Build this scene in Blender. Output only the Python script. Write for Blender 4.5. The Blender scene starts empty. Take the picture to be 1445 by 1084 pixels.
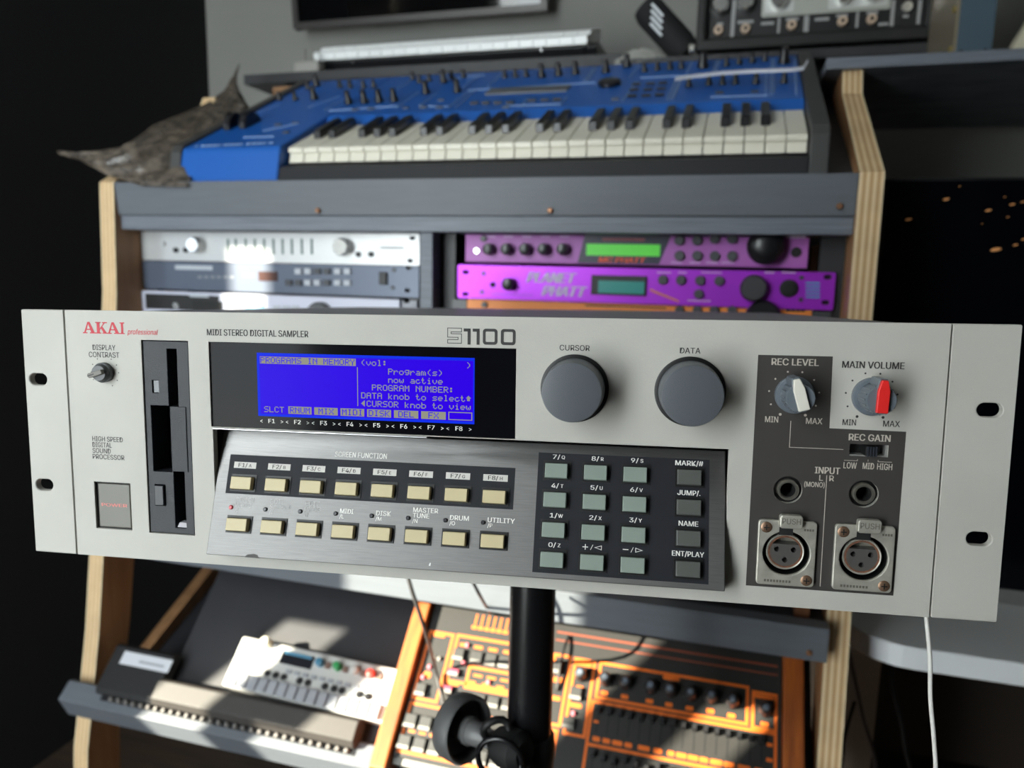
import bpy, bmesh, math, os, random
from mathutils import Vector, Matrix
random.seed(7)
S = bpy.context.scene
COL = S.collection

# ------------------------------------------------------------------ camera
IW, IH, FPX = 1445.0, 1084.0, 1050.0
yaw, pitch, roll = math.radians(16), math.radians(9), math.radians(-1.2)
CAM = Vector((0, 0, 1.05))
fwd = Vector((-math.sin(yaw) * math.cos(pitch), math.cos(yaw) * math.cos(pitch), -math.sin(pitch)))
r0 = fwd.cross(Vector((0, 0, 1))).normalized()
u0 = r0.cross(fwd)
right = math.cos(roll) * r0 - math.sin(roll) * u0
up = math.cos(roll) * u0 + math.sin(roll) * r0
cam_d = bpy.data.cameras.new('camera')
cam_d.sensor_width = 36.0
cam_d.lens = 36.0 * FPX / IW
cam_d.clip_start = 0.02
cam_d.dof.use_dof = True
cam_d.dof.focus_distance = 0.355
cam_d.dof.aperture_fstop = cam_d.lens / 3.0
cam = bpy.data.objects.new('camera', cam_d)
cam.matrix_world = Matrix(((right.x, up.x, -fwd.x, CAM.x), (right.y, up.y, -fwd.y, CAM.y),
                           (right.z, up.z, -fwd.z, CAM.z), (0, 0, 0, 1)))
COL.objects.link(cam)
S.camera = cam

# ------------------------------------------------------------------ sky, sun, daylight at the windows
wd = bpy.data.worlds.new('sky')
S.world = wd
wd.use_nodes = True
nt = wd.node_tree
bg = nt.nodes['Background']
bg.inputs['Color'].default_value = (0.62, 0.76, 1.0, 1)
bg.inputs['Strength'].default_value = 2.0
SUN_TX, SUN_TZ = 1.15, 0.55          # run of a sun ray per metre towards the desk
sd = bpy.data.lights.new('sun_offscreen', 'SUN')
sd.energy = 28.0
sd.angle = math.radians(0.3)
sd.color = (1.0, 0.90, 0.74)
sun = bpy.data.objects.new('sun_offscreen', sd)
sun.rotation_euler = Vector((SUN_TX, 1.0, -SUN_TZ)).to_track_quat('-Z', 'Y').to_euler()
sun.location = (-4, -4, 5)
COL.objects.link(sun)

def window_light(name, x0, x1, z0, z1, y, energy, color):
    d = bpy.data.lights.new(name, 'AREA')
    d.shape = 'RECTANGLE'
    d.size, d.size_y = x1 - x0, z1 - z0
    d.energy = energy
    d.color = color
    o = bpy.data.objects.new(name, d)
    o.location = ((x0 + x1) / 2, y, (z0 + z1) / 2)
    o.rotation_euler = (math.radians(90), 0, 0)
    COL.objects.link(o)
    o.rotation_euler = Vector((0, 1, 0)).to_track_quat('-Z', 'Y').to_euler()
    return o
YW = -1.0
WIN1 = (-3.28, -2.0, 0.95, 2.40)
WIN2 = (-1.38, -0.60, 0.10, 2.30)
window_light('window_main_offscreen', *WIN2, YW - 0.10, 50.0, (0.965, 0.985, 1.0))
window_light('window_side_offscreen', *WIN1, YW - 0.10, 9.0, (0.90, 0.95, 1.0))

S.view_settings.view_transform = 'Standard'
S.view_settings.look = 'None'
S.view_settings.gamma = 1.0
S.view_settings.use_curve_mapping = False
S.view_settings.exposure = 0.38

# ------------------------------------------------------------------ pixel helpers (1445 x 1084)
def ray(x, y):
    return fwd + right * ((x - IW / 2) / FPX) - up * ((y - IH / 2) / FPX)
def at_plane(x, y, p, n):
    d = ray(x, y)
    return CAM + d * ((p - CAM).dot(n) / d.dot(n))
def at_Y(x, y, Y):
    return at_plane(x, y, Vector((0, Y, 0)), Vector((0, 1, 0)))
def at_X(x, y, X):
    return at_plane(x, y, Vector((X, 0, 0)), Vector((1, 0, 0)))
def at_depth(x, y, d):
    return CAM + ray(x, y) * d

# ------------------------------------------------------------------ materials
def lin(c):
    return tuple((v / 12.92 if v <= 0.04045 else ((v + 0.055) / 1.055) ** 2.4) for v in (x / 255.0 for x in c))
MATS = {}
def mat(name, rgb, rough=0.5, metal=0.0, noise=0.0, nscale=60.0, bump=0.0, bscale=400.0, stretch=None,
        emit=0.0, coat=0.0, trans=0.0, alpha=1.0, spec=0.5, rgb2=None, aniso=0.0, base=None):
    if name in MATS:
        return MATS[name]
    m = bpy.data.materials.new(name)
    m.use_nodes = True
    nt = m.node_tree
    b = nt.nodes['Principled BSDF']
    c = lin(rgb) + (1,)
    b.inputs['Base Color'].default_value = c
    b.inputs['Roughness'].default_value = rough
    b.inputs['Metallic'].default_value = metal
    b.inputs['Coat Weight'].default_value = coat
    b.inputs['Coat Roughness'].default_value = 0.08
    b.inputs['Specular IOR Level'].default_value = spec
    b.inputs['Transmission Weight'].default_value = trans
    b.inputs['Alpha'].default_value = alpha
    if aniso:
        b.inputs['Anisotropic'].default_value = aniso
    if emit:
        b.inputs['Emission Color'].default_value = c
        b.inputs['Emission Strength'].default_value = emit
    if base:
        b.inputs['Base Color'].default_value = lin(base) + (1,)
    tc = None
    def coords():
        tc = nt.nodes.new('ShaderNodeTexCoord')
        mp = nt.nodes.new('ShaderNodeMapping')
        if stretch:
            mp.inputs['Scale'].default_value = stretch
        nt.links.new(tc.outputs['Object'], mp.inputs['Vector'])
        return mp.outputs['Vector']
    if noise or rgb2:
        v = coords()
        n = nt.nodes.new('ShaderNodeTexNoise')
        n.inputs['Scale'].default_value = nscale
        n.inputs['Detail'].default_value = 4
        nt.links.new(v, n.inputs['Vector'])
        mx = nt.nodes.new('ShaderNodeMix')
        mx.data_type = 'RGBA'
        a = c
        if rgb2:
            d = lin(rgb2) + (1,)
        else:
            d = tuple(max(0, x * (1 - noise)) for x in c[:3]) + (1,)
        mx.inputs['A'].default_value = a
        mx.inputs['B'].default_value = d
        rp = nt.nodes.new('ShaderNodeMapRange')
        rp.inputs['From Min'].default_value = 0.35
        rp.inputs['From Max'].default_value = 0.65
        nt.links.new(n.outputs['Fac'], rp.inputs['Value'])
        nt.links.new(rp.outputs['Result'], mx.inputs['Factor'])
        nt.links.new(mx.outputs['Result'], b.inputs['Base Color'])
    if bump:
        v = coords()
        n = nt.nodes.new('ShaderNodeTexNoise')
        n.inputs['Scale'].default_value = bscale
        n.inputs['Detail'].default_value = 3
        nt.links.new(v, n.inputs['Vector'])
        bp = nt.nodes.new('ShaderNodeBump')
        bp.inputs['Strength'].default_value = bump
        bp.inputs['Distance'].default_value = 0.0005
        nt.links.new(n.outputs['Fac'], bp.inputs['Height'])
        nt.links.new(bp.outputs['Normal'], b.inputs['Normal'])
    MATS[name] = m
    return m

def glass_pane(name, tint=(1, 1, 1), gloss=0.08):
    if name in MATS:
        return MATS[name]
    m = bpy.data.materials.new(name)
    m.use_nodes = True
    nt = m.node_tree
    nt.nodes.clear()
    out = nt.nodes.new('ShaderNodeOutputMaterial')
    mix = nt.nodes.new('ShaderNodeMixShader')
    mix.inputs['Fac'].default_value = gloss
    t = nt.nodes.new('ShaderNodeBsdfTransparent')
    t.inputs['Color'].default_value = tint + (1,)
    g = nt.nodes.new('ShaderNodeBsdfGlossy')
    g.inputs['Roughness'].default_value = 0.05
    nt.links.new(t.outputs[0], mix.inputs[1])
    nt.links.new(g.outputs[0], mix.inputs[2])
    nt.links.new(mix.outputs[0], out.inputs['Surface'])
    MATS[name] = m
    return m

# ------------------------------------------------------------------ mesh building
def ident(x, y, z):
    return (x, y, z)
class MB:
    def __init__(s, mp=ident):
        s.v, s.f, s.mp = [], [], mp
    def add(s, vs, fs):
        o = len(s.v)
        s.v += [s.mp(*p) for p in vs]
        s.f += [tuple(i + o for i in f) for f in fs]
        return s
    def box(s, x0, x1, y0, y1, z0, z1):
        return s.add([(x0, y0, z0), (x1, y0, z0), (x1, y1, z0), (x0, y1, z0),
                      (x0, y0, z1), (x1, y0, z1), (x1, y1, z1), (x0, y1, z1)],
                     [(0, 3, 2, 1), (4, 5, 6, 7), (0, 1, 5, 4), (1, 2, 6, 5), (2, 3, 7, 6), (3, 0, 4, 7)])
    def frustum(s, x0, x1, y0, y1, z0, z1, inset, ax=1):
        # box whose far face along axis ax (1: towards y1) is inset
        a = [(x0, z0), (x1, z0), (x1, z1), (x0, z1)]
        i = inset
        b = [(x0 + i, z0 + i), (x1 - i, z0 + i), (x1 - i, z1 - i), (x0 + i, z1 - i)]
        vs = [(p[0], y0, p[1]) for p in a] + [(p[0], y1, p[1]) for p in b]
        return s.add(vs, [(0, 1, 2, 3), (7, 6, 5, 4)] + [(k, (k + 1) % 4 + 0, (k + 1) % 4 + 4, k + 4) for k in range(4)])
    def prism(s, poly, a0, a1, axis='y'):
        # poly in the two other axes (order x,z for y; y,z for x; x,y for z)
        n = len(poly)
        def P(p, a):
            return {'y': (p[0], a, p[1]), 'x': (a, p[0], p[1]), 'z': (p[0], p[1], a)}[axis]
        vs = [P(p, a0) for p in poly] + [P(p, a1) for p in poly]
        fs = [tuple(range(n)), tuple(range(2 * n - 1, n - 1, -1))]
        fs += [(k, k + n, (k + 1) % n + n, (k + 1) % n) for k in range(n)]
        return s.add(vs, fs)
    def lathe(s, prof, c=(0, 0, 0), axis='y', seg=32, closed=False):
        # prof: list of (radius, height along axis)
        vs, fs = [], []
        for (r, h) in prof:
            for k in range(seg):
                a = 2 * math.pi * k / seg
                u, w = r * math.cos(a), r * math.sin(a)
                p = {'y': (c[0] + u, c[1] + h, c[2] + w), 'z': (c[0] + u, c[1] + w, c[2] + h),
                     'x': (c[0] + h, c[1] + u, c[2] + w)}[axis]
                vs.append(p)
        m = len(prof)
        rng = range(m if closed else m - 1)
        for i in rng:
            j = (i + 1) % m
            for k in range(seg):
                l = (k + 1) % seg
                fs.append((i * seg + k, i * seg + l, j * seg + l, j * seg + k))
        if not closed:
            fs.append(tuple(range(seg)))
            fs.append(tuple(range((m - 1) * seg, m * seg)))
        return s.add(vs, fs)
    def tube(s, pts, r, seg=10, cap=True):
        pts = [Vector(p) for p in pts]
        vs, fs = [], []
        n = len(pts)
        ref = Vector((0.13, 0.2, 0.97))
        for i, p in enumerate(pts):
            t = (pts[min(i + 1, n - 1)] - pts[max(i - 1, 0)]).normalized()
            a = t.cross(ref)
            if a.length < 1e-4:
                a = t.cross(Vector((1, 0, 0)))
            a.normalize()
            b = t.cross(a)
            rr = r[i] if isinstance(r, (list, tuple)) else r
            for k in range(seg):
                q = 2 * math.pi * k / seg
                vs.append(tuple(p + a * (rr * math.cos(q)) + b * (rr * math.sin(q))))
        for i in range(n - 1):
            for k in range(seg):
                l = (k + 1) % seg
                fs.append((i * seg + k, i * seg + l, (i + 1) * seg + l, (i + 1) * seg + k))
        if cap:
            fs.append(tuple(range(seg)))
            fs.append(tuple(range((n - 1) * seg, n * seg)))
        return s.add(vs, fs)
    def mesh(s, name):
        me = bpy.data.meshes.new(name)
        me.from_pydata(s.v, [], s.f)
        bm = bmesh.new()
        bm.from_mesh(me)
        bmesh.ops.recalc_face_normals(bm, faces=bm.faces)
        bm.to_mesh(me)
        bm.free()
        return me
    def build(s, name, m, parent=None, smooth=None, bevel=0.0, seg=2, loc=None):
        me = s.mesh(name)
        return link(name, me, m, parent, smooth, bevel, seg, loc)

def link(name, me, m, parent=None, smooth=None, bevel=0.0, seg=2, loc=None):
    o = bpy.data.objects.new(name, me)
    COL.objects.link(o)
    if m is not None and not me.materials:
        me.materials.append(m)
    if parent is not None:
        o.parent = parent
    if loc is not None:
        o.location = loc
    if smooth:
        for p in me.polygons:
            p.use_smooth = True
        if isinstance(smooth, (int, float)) and not isinstance(smooth, bool):
            me.set_sharp_from_angle(angle=math.radians(smooth))
    if bevel:
        b = o.modifiers.new('bevel', 'BEVEL')
        b.width = bevel
        b.segments = seg
        b.limit_method = 'ANGLE'
        b.angle_limit = math.radians(40)
    return o

def tag(o, label, cat, group=None):
    o['label'] = label
    o['category'] = cat
    if group:
        o['group'] = group
    return o
def struct(o):
    o['kind'] = 'structure'
    return o
def empty(name, loc=(0, 0, 0), M=None):
    o = bpy.data.objects.new(name, None)
    o.empty_display_size = 0.02
    COL.objects.link(o)
    if M is not None:
        o.matrix_world = M
    else:
        o.location = loc
    return o
def cut(o, cutters):
    for c in (cutters if isinstance(cutters, list) else [cutters]):
        cut1(o, c)
    return o
def cut1(o, cutter_mb):
    c = bpy.data.objects.new('cutter', cutter_mb.mesh('cutter'))
    COL.objects.link(c)
    if o.parent is not None:
        c.parent = o.parent
    c.matrix_basis = o.matrix_basis
    m = o.modifiers.new('cut', 'BOOLEAN')
    m.object = c
    m.solver = 'EXACT'
    m.operation = 'DIFFERENCE'
    dg = bpy.context.evaluated_depsgraph_get()
    me = bpy.data.meshes.new_from_object(o.evaluated_get(dg))
    o.modifiers.clear()
    old = o.data
    o.data = me
    bpy.data.meshes.remove(old)
    bpy.data.objects.remove(c)
    return o

def rrect(x0, x1, z0, z1, r, n=5):
    pts = []
    for cx, cz, a0 in ((x1 - r, z1 - r, 0), (x0 + r, z1 - r, 90), (x0 + r, z0 + r, 180), (x1 - r, z0 + r, 270)):
        for k in range(n + 1):
            a = math.radians(a0 + 90 * k / n)
            pts.append((cx + r * math.cos(a), cz + r * math.sin(a)))
    return pts

# ------------------------------------------------------------------ lettering
CAPH = 0.686
FONT = None
try:                                   # the plain sans that ships inside Blender itself
    FONT = bpy.data.fonts.load(os.path.join(bpy.utils.system_resource('DATAFILES'), 'fonts', 'Inter.woff2'))
except Exception:
    FONT = None
def text(s, x, z, h, mp, m, parent, align='C', width=None, out=0.06, bold=0.0, shear=0.0, name='lettering', space=1.0):
    c = bpy.data.curves.new('t', 'FONT')
    c.body = s
    if FONT is not None:
        c.font = FONT
    c.shear = shear
    c.space_character = space
    c.resolution_u = 3
    tmp = bpy.data.objects.new('t', c)
    me = bpy.data.meshes.new_from_object(tmp)
    bpy.data.objects.remove(tmp)
    bpy.data.curves.remove(c)
    xs = [v.co.x for v in me.vertices]
    a, b = min(xs), max(xs)
    ky = h / CAPH
    kx = ky if width is None else width / (b - a)
    w = (b - a) * kx
    x0 = x - w / 2 if align == 'C' else (x if align == 'L' else x - w)
    for v in me.vertices:
        v.co = mp(x0 + (v.co.x - a) * kx, out, z - h / 2 + v.co.y * ky)
    me.materials.clear()
    if bold:                            # heavier weight: the outline is laid down three times, a hair apart
        bm = bmesh.new()
        bm.from_mesh(me)
        geo = bm.verts[:] + bm.edges[:] + bm.faces[:]
        dx = (Vector(mp(1, 0, 0)) - Vector(mp(0, 0, 0))) * (min(bold, 0.03) * ky * 1.6)
        dn = (Vector(mp(0, 1, 0)) - Vector(mp(0, 0, 0))) * abs(0.004 if h > 0.1 else 0.00001)
        for s_ in (-1, 1):
            r_ = bmesh.ops.duplicate(bm, geom=geo)
            for e in r_['geom']:
                if isinstance(e, bmesh.types.BMVert):
                    e.co += dx * s_ + dn * s_
        bm.to_mesh(me)
        bm.free()
    return link(name, me, m, parent)

def cap_height():
    c = bpy.data.curves.new('t', 'FONT')
    c.body = 'H'
    if FONT is not None:
        c.font = FONT
    tmp = bpy.data.objects.new('t', c)
    me = bpy.data.meshes.new_from_object(tmp)
    bpy.data.objects.remove(tmp)
    return max(v.co.y for v in me.vertices)
CAPH = cap_height()

def oframe(origin, ex, ey, ez):
    return Matrix(((ex.x, ey.x, ez.x, origin.x), (ex.y, ey.y, ez.y, origin.y), (ex.z, ey.z, ez.z, origin.z), (0, 0, 0, 1)))

# ================================================================== THE ROOM
m_wall = mat('wall_grey_paint', (138, 138, 134), 0.85, noise=0.08, nscale=3)
m_wall_dark = mat('wall_black_paint', (16, 16, 19), 0.9)
m_white = mat('ceiling_white', (205, 203, 198), 0.9)
m_frame = mat('window_frame_white', (225, 225, 222), 0.4)
XL, XR, YB, ZC = -3.5, 2.2, 1.72, 2.7
struct(MB().box(XL, XR, YW - 0.15, YB + 0.1, -0.05, 0).build('floor', mat('floor_dark_oak', (72, 58, 46), 0.55, rgb2=(52, 42, 34), nscale=6, stretch=(1, 12, 1))))
struct(MB().box(XL, XR, YW - 0.15, YB + 0.1, ZC, ZC + 0.05).build('ceiling', m_white))
struct(MB().box(XL, XR, YB, YB + 0.1, 0, ZC).build('wall_back', m_wall))
struct(MB().box(XL - 0.1, XL, YW - 0.15, YB + 0.1, 0, ZC).build('wall_outer', m_wall))
struct(MB().box(XR, XR + 0.1, YW - 0.15, YB + 0.1, 0, ZC).build('wall_right', m_wall))
struct(MB().box(-1.40, -1.325, 0.80, YB, 0, ZC).build('wall_left', m_wall_dark))
w = MB()
xs = [XL, WIN1[0], WIN1[1], WIN2[0], WIN2[1], XR]
for k in (0, 2, 4):
    w.box(xs[k], xs[k + 1], YW - 0.15, YW, 0, ZC)
for W in (WIN1, WIN2):
    w.box(W[0], W[1], YW - 0.15, YW, 0, W[2])
    w.box(W[0], W[1], YW - 0.15, YW, W[3], ZC)
struct(w.build('wall_front', m_wall))
m_pane = glass_pane('window_glass', (0.97, 0.99, 0.98), 0.06)
for k, W in enumerate((WIN1, WIN2)):
    f = MB()
    t = 0.04
    f.box(W[0], W[0] + t, YW - 0.09, YW - 0.03, W[2], W[3]).box(W[1] - t, W[1], YW - 0.09, YW - 0.03, W[2], W[3])
    f.box(W[0] + t, W[1] - t, YW - 0.09, YW - 0.03, W[2], W[2] + t).box(W[0] + t, W[1] - t, YW - 0.09, YW - 0.03, W[3] - t, W[3])
    if k == 0:
        f.box(W[0] + t, W[1] - t, YW - 0.09, YW - 0.03, 1.80, 1.92)      # transom rail, placed to part the sun patches
    else:
        f.box(-1.00, -0.975, YW - 0.09, YW - 0.03, W[2] + t, W[3] - t)
    win = struct(f.build('window_%d' % (k + 1), m_frame))
    MB().box(W[0] + t, W[1] - t, YW - 0.062, YW - 0.058, W[2] + t, W[3] - t).build('pane', m_pane, win)
# added unseen strips inside the side window, gaps shaped to throw sun patches
bl = empty('sun_mask_strips', (-2.62, YW, 2.45))
tag(bl, 'added white strips hanging out of view in the side window to shape sun patches', 'sun mask')
m_bl = mat('sun_strip_cloth', (196, 192, 184), 0.9)
BO = Vector((-2.62, YW, 2.45))
MB().box(-0.72, 0.70, 0.036, 0.075, 2.118 - 2.45, 0.02).build('sun_strip_head', m_frame, bl)
def sun_strip(x0, x1, z0, z1):
    k = 0.032 * SUN_TX                  # gaps are laid out where the sun crosses the wall face
    MB().box(x0 + k - BO.x, x1 + k - BO.x, 0.030, 0.034, z0 - BO.z, z1 - BO.z).build('sun_strip', m_bl, bl)
for a, b in ((-3.31, -3.22), (-3.22, -3.13), (-3.13, -3.04), (-3.04, -2.952), (-2.884, -2.83), (-2.84, -2.79), (-2.69, -2.612), (-2.235, -2.118), (-2.045, -2.0)):
    sun_strip(a, b, 0.93, 2.44)
sun_strip(-2.952, -2.884, 0.93, 1.86)
sun_strip(-2.612, -2.546, 1.405, 2.44)
sun_strip(-2.118, -2.045, 1.545, 2.44)
sun_strip(-2.79, -2.69, 1.555, 2.44)
for k in range(4):
    sun_strip(-2.546 + k * 0.078, -2.468 + k * 0.078, 1.86, 2.44)
# wall added outside, out of view, to keep the sun off the main window
m_render = mat('sun_block_render', (190, 186, 178), 0.9)
struct(MB().box(-1.80, -1.70, YW - 1.75, YW - 0.16, -0.05, 4.4).build('wall_sun_block', m_render))
struct(MB().box(-8, 6, -9, YW - 0.16, -0.4, -0.06).build('ground', mat('outside_paving', (150, 148, 142), 0.9)))

# ================================================================== THE RACK SAMPLER
SO = Vector((-0.11758448, 0.33259554, 0.96011167))
SX = Vector((0.9927993, 0.11870652, 0.0160718))
SZ = Vector((-0.02108131, 0.04106638, 0.998934))
SX.normalize()
SY = SZ.cross(SX).normalized()
SZ = SX.cross(SY)
sampler = empty('rack_sampler', M=oframe(SO, SX, SY, SZ))
tag(sampler, 'off-white three-unit rack sampler with blue screen and slanted button panel on a black stand', 'sampler')
def P(x, n, z):                       # millimetres on the front panel, n towards the viewer
    return (x / 1000, -n / 1000, z / 1000)
def PT(x, n, z):
    return P(x, n, z)
_L = math.hypot(61, 20)
_vn, _vz = 20 / _L, -61 / _L
_nn, _nz = 61 / _L, 20 / _L
def Wd(u, o, v):                      # millimetres on the slanted button panel: u across, v down the slope, o outward
    return P(u, -9 + v * _vn + o * _nn, 4.5 + v * _vz + o * _nz)
def WdT(u, o, mv):                    # for lettering, second axis points up the slope
    return Wd(u, o, -mv)

m_panel = mat('sampler_panel_paint', (188, 186, 179), 0.62, noise=0.07, nscale=22, bump=0.12, bscale=900)
m_body = mat('sampler_case_steel', (128, 126, 130), 0.5, metal=0.3)
m_brush = mat('brushed_aluminium', (120, 119, 118), 0.42, metal=0.85, noise=0.16, nscale=90, stretch=(1, 40, 40), bump=0.05, bscale=120, aniso=0.5)
m_band = mat('printed_slate_band', (33, 34, 40), 0.6, spec=0.25)
m_brown = mat('printed_brown_grey', (60, 57, 55), 0.55, bump=0.05, bscale=800)
m_black = mat('black_plastic', (17, 17, 18), 0.45)
m_void = mat('void_black_plastic', (17, 17, 18), 0.7)  # black plastic; on flat slots, bores and gaps it paints the dark inside
m_ink = mat('ink_dark', (44, 43, 43), 0.6)
m_white_ink = mat('ink_white', (232, 231, 226), 0.6)
m_grey_ink = mat('ink_warm_grey', (190, 183, 172), 0.6)
m_red_ink = mat('ink_red', (196, 52, 66), 0.6)
m_worn_glare_ink = mat('ink_worn_glare', (200, 199, 198), 0.6, rgb2=(150, 150, 151), nscale=400)  # worn print, greyed further to imitate contrast lost to glare

# panel and rack ears
panel = MB(P).box(-215.6, 213.4, -4, 0, -66, 66).build('front_panel', m_panel, sampler, bevel=0.0004)
ears = []
for x0, x1, cx in ((-241.3, -216.5, -233.7), (214.3, 241.3, 231.4)):
    ear = MB(P).box(x0, x1, -4, 0, -66, 66).build('rack_ear', m_panel, sampler, bevel=0.0005)
    c = MB(P)
    for cz in (29, -28.4):
        c.prism(rrect(cx - 5.2, cx + 5.2, cz - 3.2, cz + 3.2, 3.15, 6), -8, 4)
    ear.modifiers.clear()
    cut(ear, c)
    b = ear.modifiers.new('bevel', 'BEVEL'); b.width = 0.0004; b.limit_method = 'ANGLE'
panel.modifiers.clear()
CUTS = [MB(P).box(-172.2, -145.8, -20, 10, -51.2, 51.2),         # floppy drive
        MB(P).box(-134.4, 23.8, -20, 10, 7.4, 51),               # display
        MB(P).box(-133.6, 123.4, -20, 10, -58, 7.0),             # slanted panel
        MB(P).box(-203.5, -182.2, -20, 10, -50.6, -25),          # power button
        MB(P).box(175.2, 191.4, -20, 10, 6.4, 11.8)]             # gain switch
JACKS = ((149.9, -10.6), (182.4, -10.7))
XLRS = ((150.3, -39.9), (183.6, -40.0))
RND = [MB(P).lathe([(6.3, -20), (6.3, 10)], (x, 0, z)) for x, z in JACKS] + [MB(P).lathe([(10.9, -20), (10.9, 10)], (x, 0, z)) for x, z in XLRS]
cut(panel, CUTS + RND)
b = panel.modifiers.new('bevel', 'BEVEL'); b.width = 0.0003; b.limit_method = 'ANGLE'
MB(P).box(-213.5, 211.5, -420, -60, -64.8, 64.8).build('case', m_body, sampler, bevel=0.001)
fr = MB(P)
fr.box(-215, -212.9, -60, -4.02, -64.8, 64.8).box(210.9, 213, -60, -4.02, -64.8, 64.8)
fr.box(-212.9, 210.9, -60, -4.02, 62.8, 64.8).box(-212.9, 210.9, -60, -4.02, -64.8, -62.8)
fr.build('case_rim', m_body, sampler)
MB(P).box(-240, -215.2, -7, -4.6, -40, 40).box(213.2, 240, -7, -4.6, -40, 40)
for x0, x1 in ((-216.9, -213.6), (211.3, 214.8)):
    MB(P).box(x0, x1, -5.5, -4.03, -65.5, 65.5).build('ear_flange', m_body, sampler)

# brown printed field around the input section
print_poly = [(134, 50.7), (165.8, 50.7), (166.2, 18.5), (198.3, 18.2), (197.8, -57.0), (133.5, -57.0)]
pf = MB(P).prism(print_poly, 0.01, 0.06).build('printed_field', m_brown, sampler)
cut(pf, [CUTS[4]] + RND)

# --- panel lettering
def T(s, x, z, h, m=None, align='C', width=None, **k):
    k['bold'] = max(k.get('bold', 0), 0.012 if h > 2.9 else 0.006)
    return text(s, x, z, h, PT, m or m_ink, sampler, align, width, out=k.pop('out', 0.09), **k)
# brand in slab serif capitals, drawn as polygons
def slab(x0, w, z0, h, kind):
    s = w
    mb = MB(P)
    st = 0.22 * w; sl = 0.085 * h
    def q(*pts):
        mb.prism([(x0 + a * w, z0 + b * h) for a, b in pts], 0.02, 0.10)
    if kind == 'A':
        q((0.40, 1), (0.58, 1), (0.98, 0.08), (0.70, 0.08))
        q((0.40, 1), (0.46, 0.86), (0.22, 0.08), (0.08, 0.08))
        q((0.25, 0.30), (0.68, 0.30), (0.66, 0.40), (0.28, 0.40))
        q((-0.03, 0), (0.36, 0), (0.36, 0.09), (-0.03, 0.09))
        q((0.58, 0), (1.06, 0), (1.06, 0.09), (0.58, 0.09))
    elif kind == 'K':
        q((0.12, 0.05), (0.38, 0.05), (0.38, 0.95), (0.12, 0.95))
        q((0.38, 0.40), (0.76, 0.95), (0.88, 0.95), (0.38, 0.30))
        q((0.44, 0.55), (0.62, 0.62), (1.02, 0.05), (0.74, 0.05))
        for a in (0.0, 0.62):
            for bb in (0.0, 0.91):
                q((a, bb), (a + 0.5 - (0.06 if a else 0), bb), (a + 0.5 - (0.06 if a else 0), bb + 0.09), (a, bb + 0.09))
    else:
        q((0.30, 0.05), (0.72, 0.05), (0.72, 0.95), (0.30, 0.95))
        for bb in (0.0, 0.91):
            q((0.05, bb), (0.97, bb), (0.97, bb + 0.09), (0.05, bb + 0.09))
    mb.build('brand_letter', m_red_ink, sampler)
slab(-205.2, 6.7, 54.0, 6.0, 'A'); slab(-198.0, 6.4, 54.0, 6.0, 'K'); slab(-191.2, 6.7, 54.0, 6.0, 'A'); slab(-184.1, 2.9, 54.0, 6.0, 'I')
T('professional', -179.7, 55.3, 2.7, m_red_ink, 'L', 17.3, shear=0.25)
T('DISPLAY', -193.6, 46.8, 2.8, width=13.2)
T('CONTRAST', -193.8, 43.0, 2.8, width=17.6)
for k, s in enumerate(('HIGH SPEED', 'DIGITAL', 'SOUND', 'PROCESSOR')):
    T(s, -203.1 - 0.1 * k, -1.7 - 3.2 * k, 2.6, align='L', width=(17.8, 11.3, 10.6, 18.6)[k])
T('MIDI STEREO DIGITAL SAMPLER', -135, 55.9, 3.2, align='L', width=54.4, bold=0.006)
T('CURSOR', 51.4, 52.0, 2.6, width=14.0, bold=0.006)
T('DATA', 104.1, 51.9, 2.6, width=9.1, bold=0.006)
T('REC LEVEL', 150.0, 47.8, 3.0, m_grey_ink, width=20.0)
T('MAIN VOLUME', 182.8, 47.3, 3.0, width=25.6, bold=0.006)
T('MIN', 141.2, 21.6, 2.7, m_grey_ink, width=5.6); T('MAX', 159.5, 21.5, 2.7, m_grey_ink, width=6.9)
T('MIN', 174.4, 21.5, 2.7, width=5.6, bold=0.006); T('MAX', 192.0, 21.5, 2.7, width=6.9, bold=0.006)
T('REC GAIN', 183.3, 14.9, 3.0, m_grey_ink, width=17.3)
T('LOW', 175.9, 2.0, 2.8, m_grey_ink, width=5.5); T('MID', 183.6, 2.1, 2.8, m_grey_ink, width=4.7); T('HIGH', 190.4, 2.1, 2.8, m_grey_ink, width=6.2)
T('INPUT', 166.4, -0.8, 3.0, m_grey_ink, width=10.6); T('L', 163.9, -4.3, 2.6, m_grey_ink); T('R', 168.4, -4.3, 2.6, m_grey_ink)
T('(MONO)', 161.2, -7.5, 2.3, m_grey_ink, width=8.7)
ln = MB(P)
ln.box(166.1, 166.4, 0.06, 0.1, -55, -3.0)
ln.build('printed_line', m_grey_ink, sampler)
MB(P).box(149.4, 149.65, 0.06, 0.1, 9.0, 21.2).box(149.65, 172.6, 0.06, 0.1, 9.0, 9.25).build('printed_line', m_grey_ink, sampler)
MB(P).box(173.2, 178.9, 0.06, 0.1, 4.15, 4.35).box(178.7, 178.9, 0.06, 0.1, 4.35, 5.0).box(183.2, 183.4, 0.06, 0.1, 4.1, 5.0).box(187.4, 187.6, 0.06, 0.1, 4.35, 5.0).box(187.4, 193.3, 0.06, 0.1, 4.15, 4.35).build('printed_line', m_grey_ink, sampler)
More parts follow.
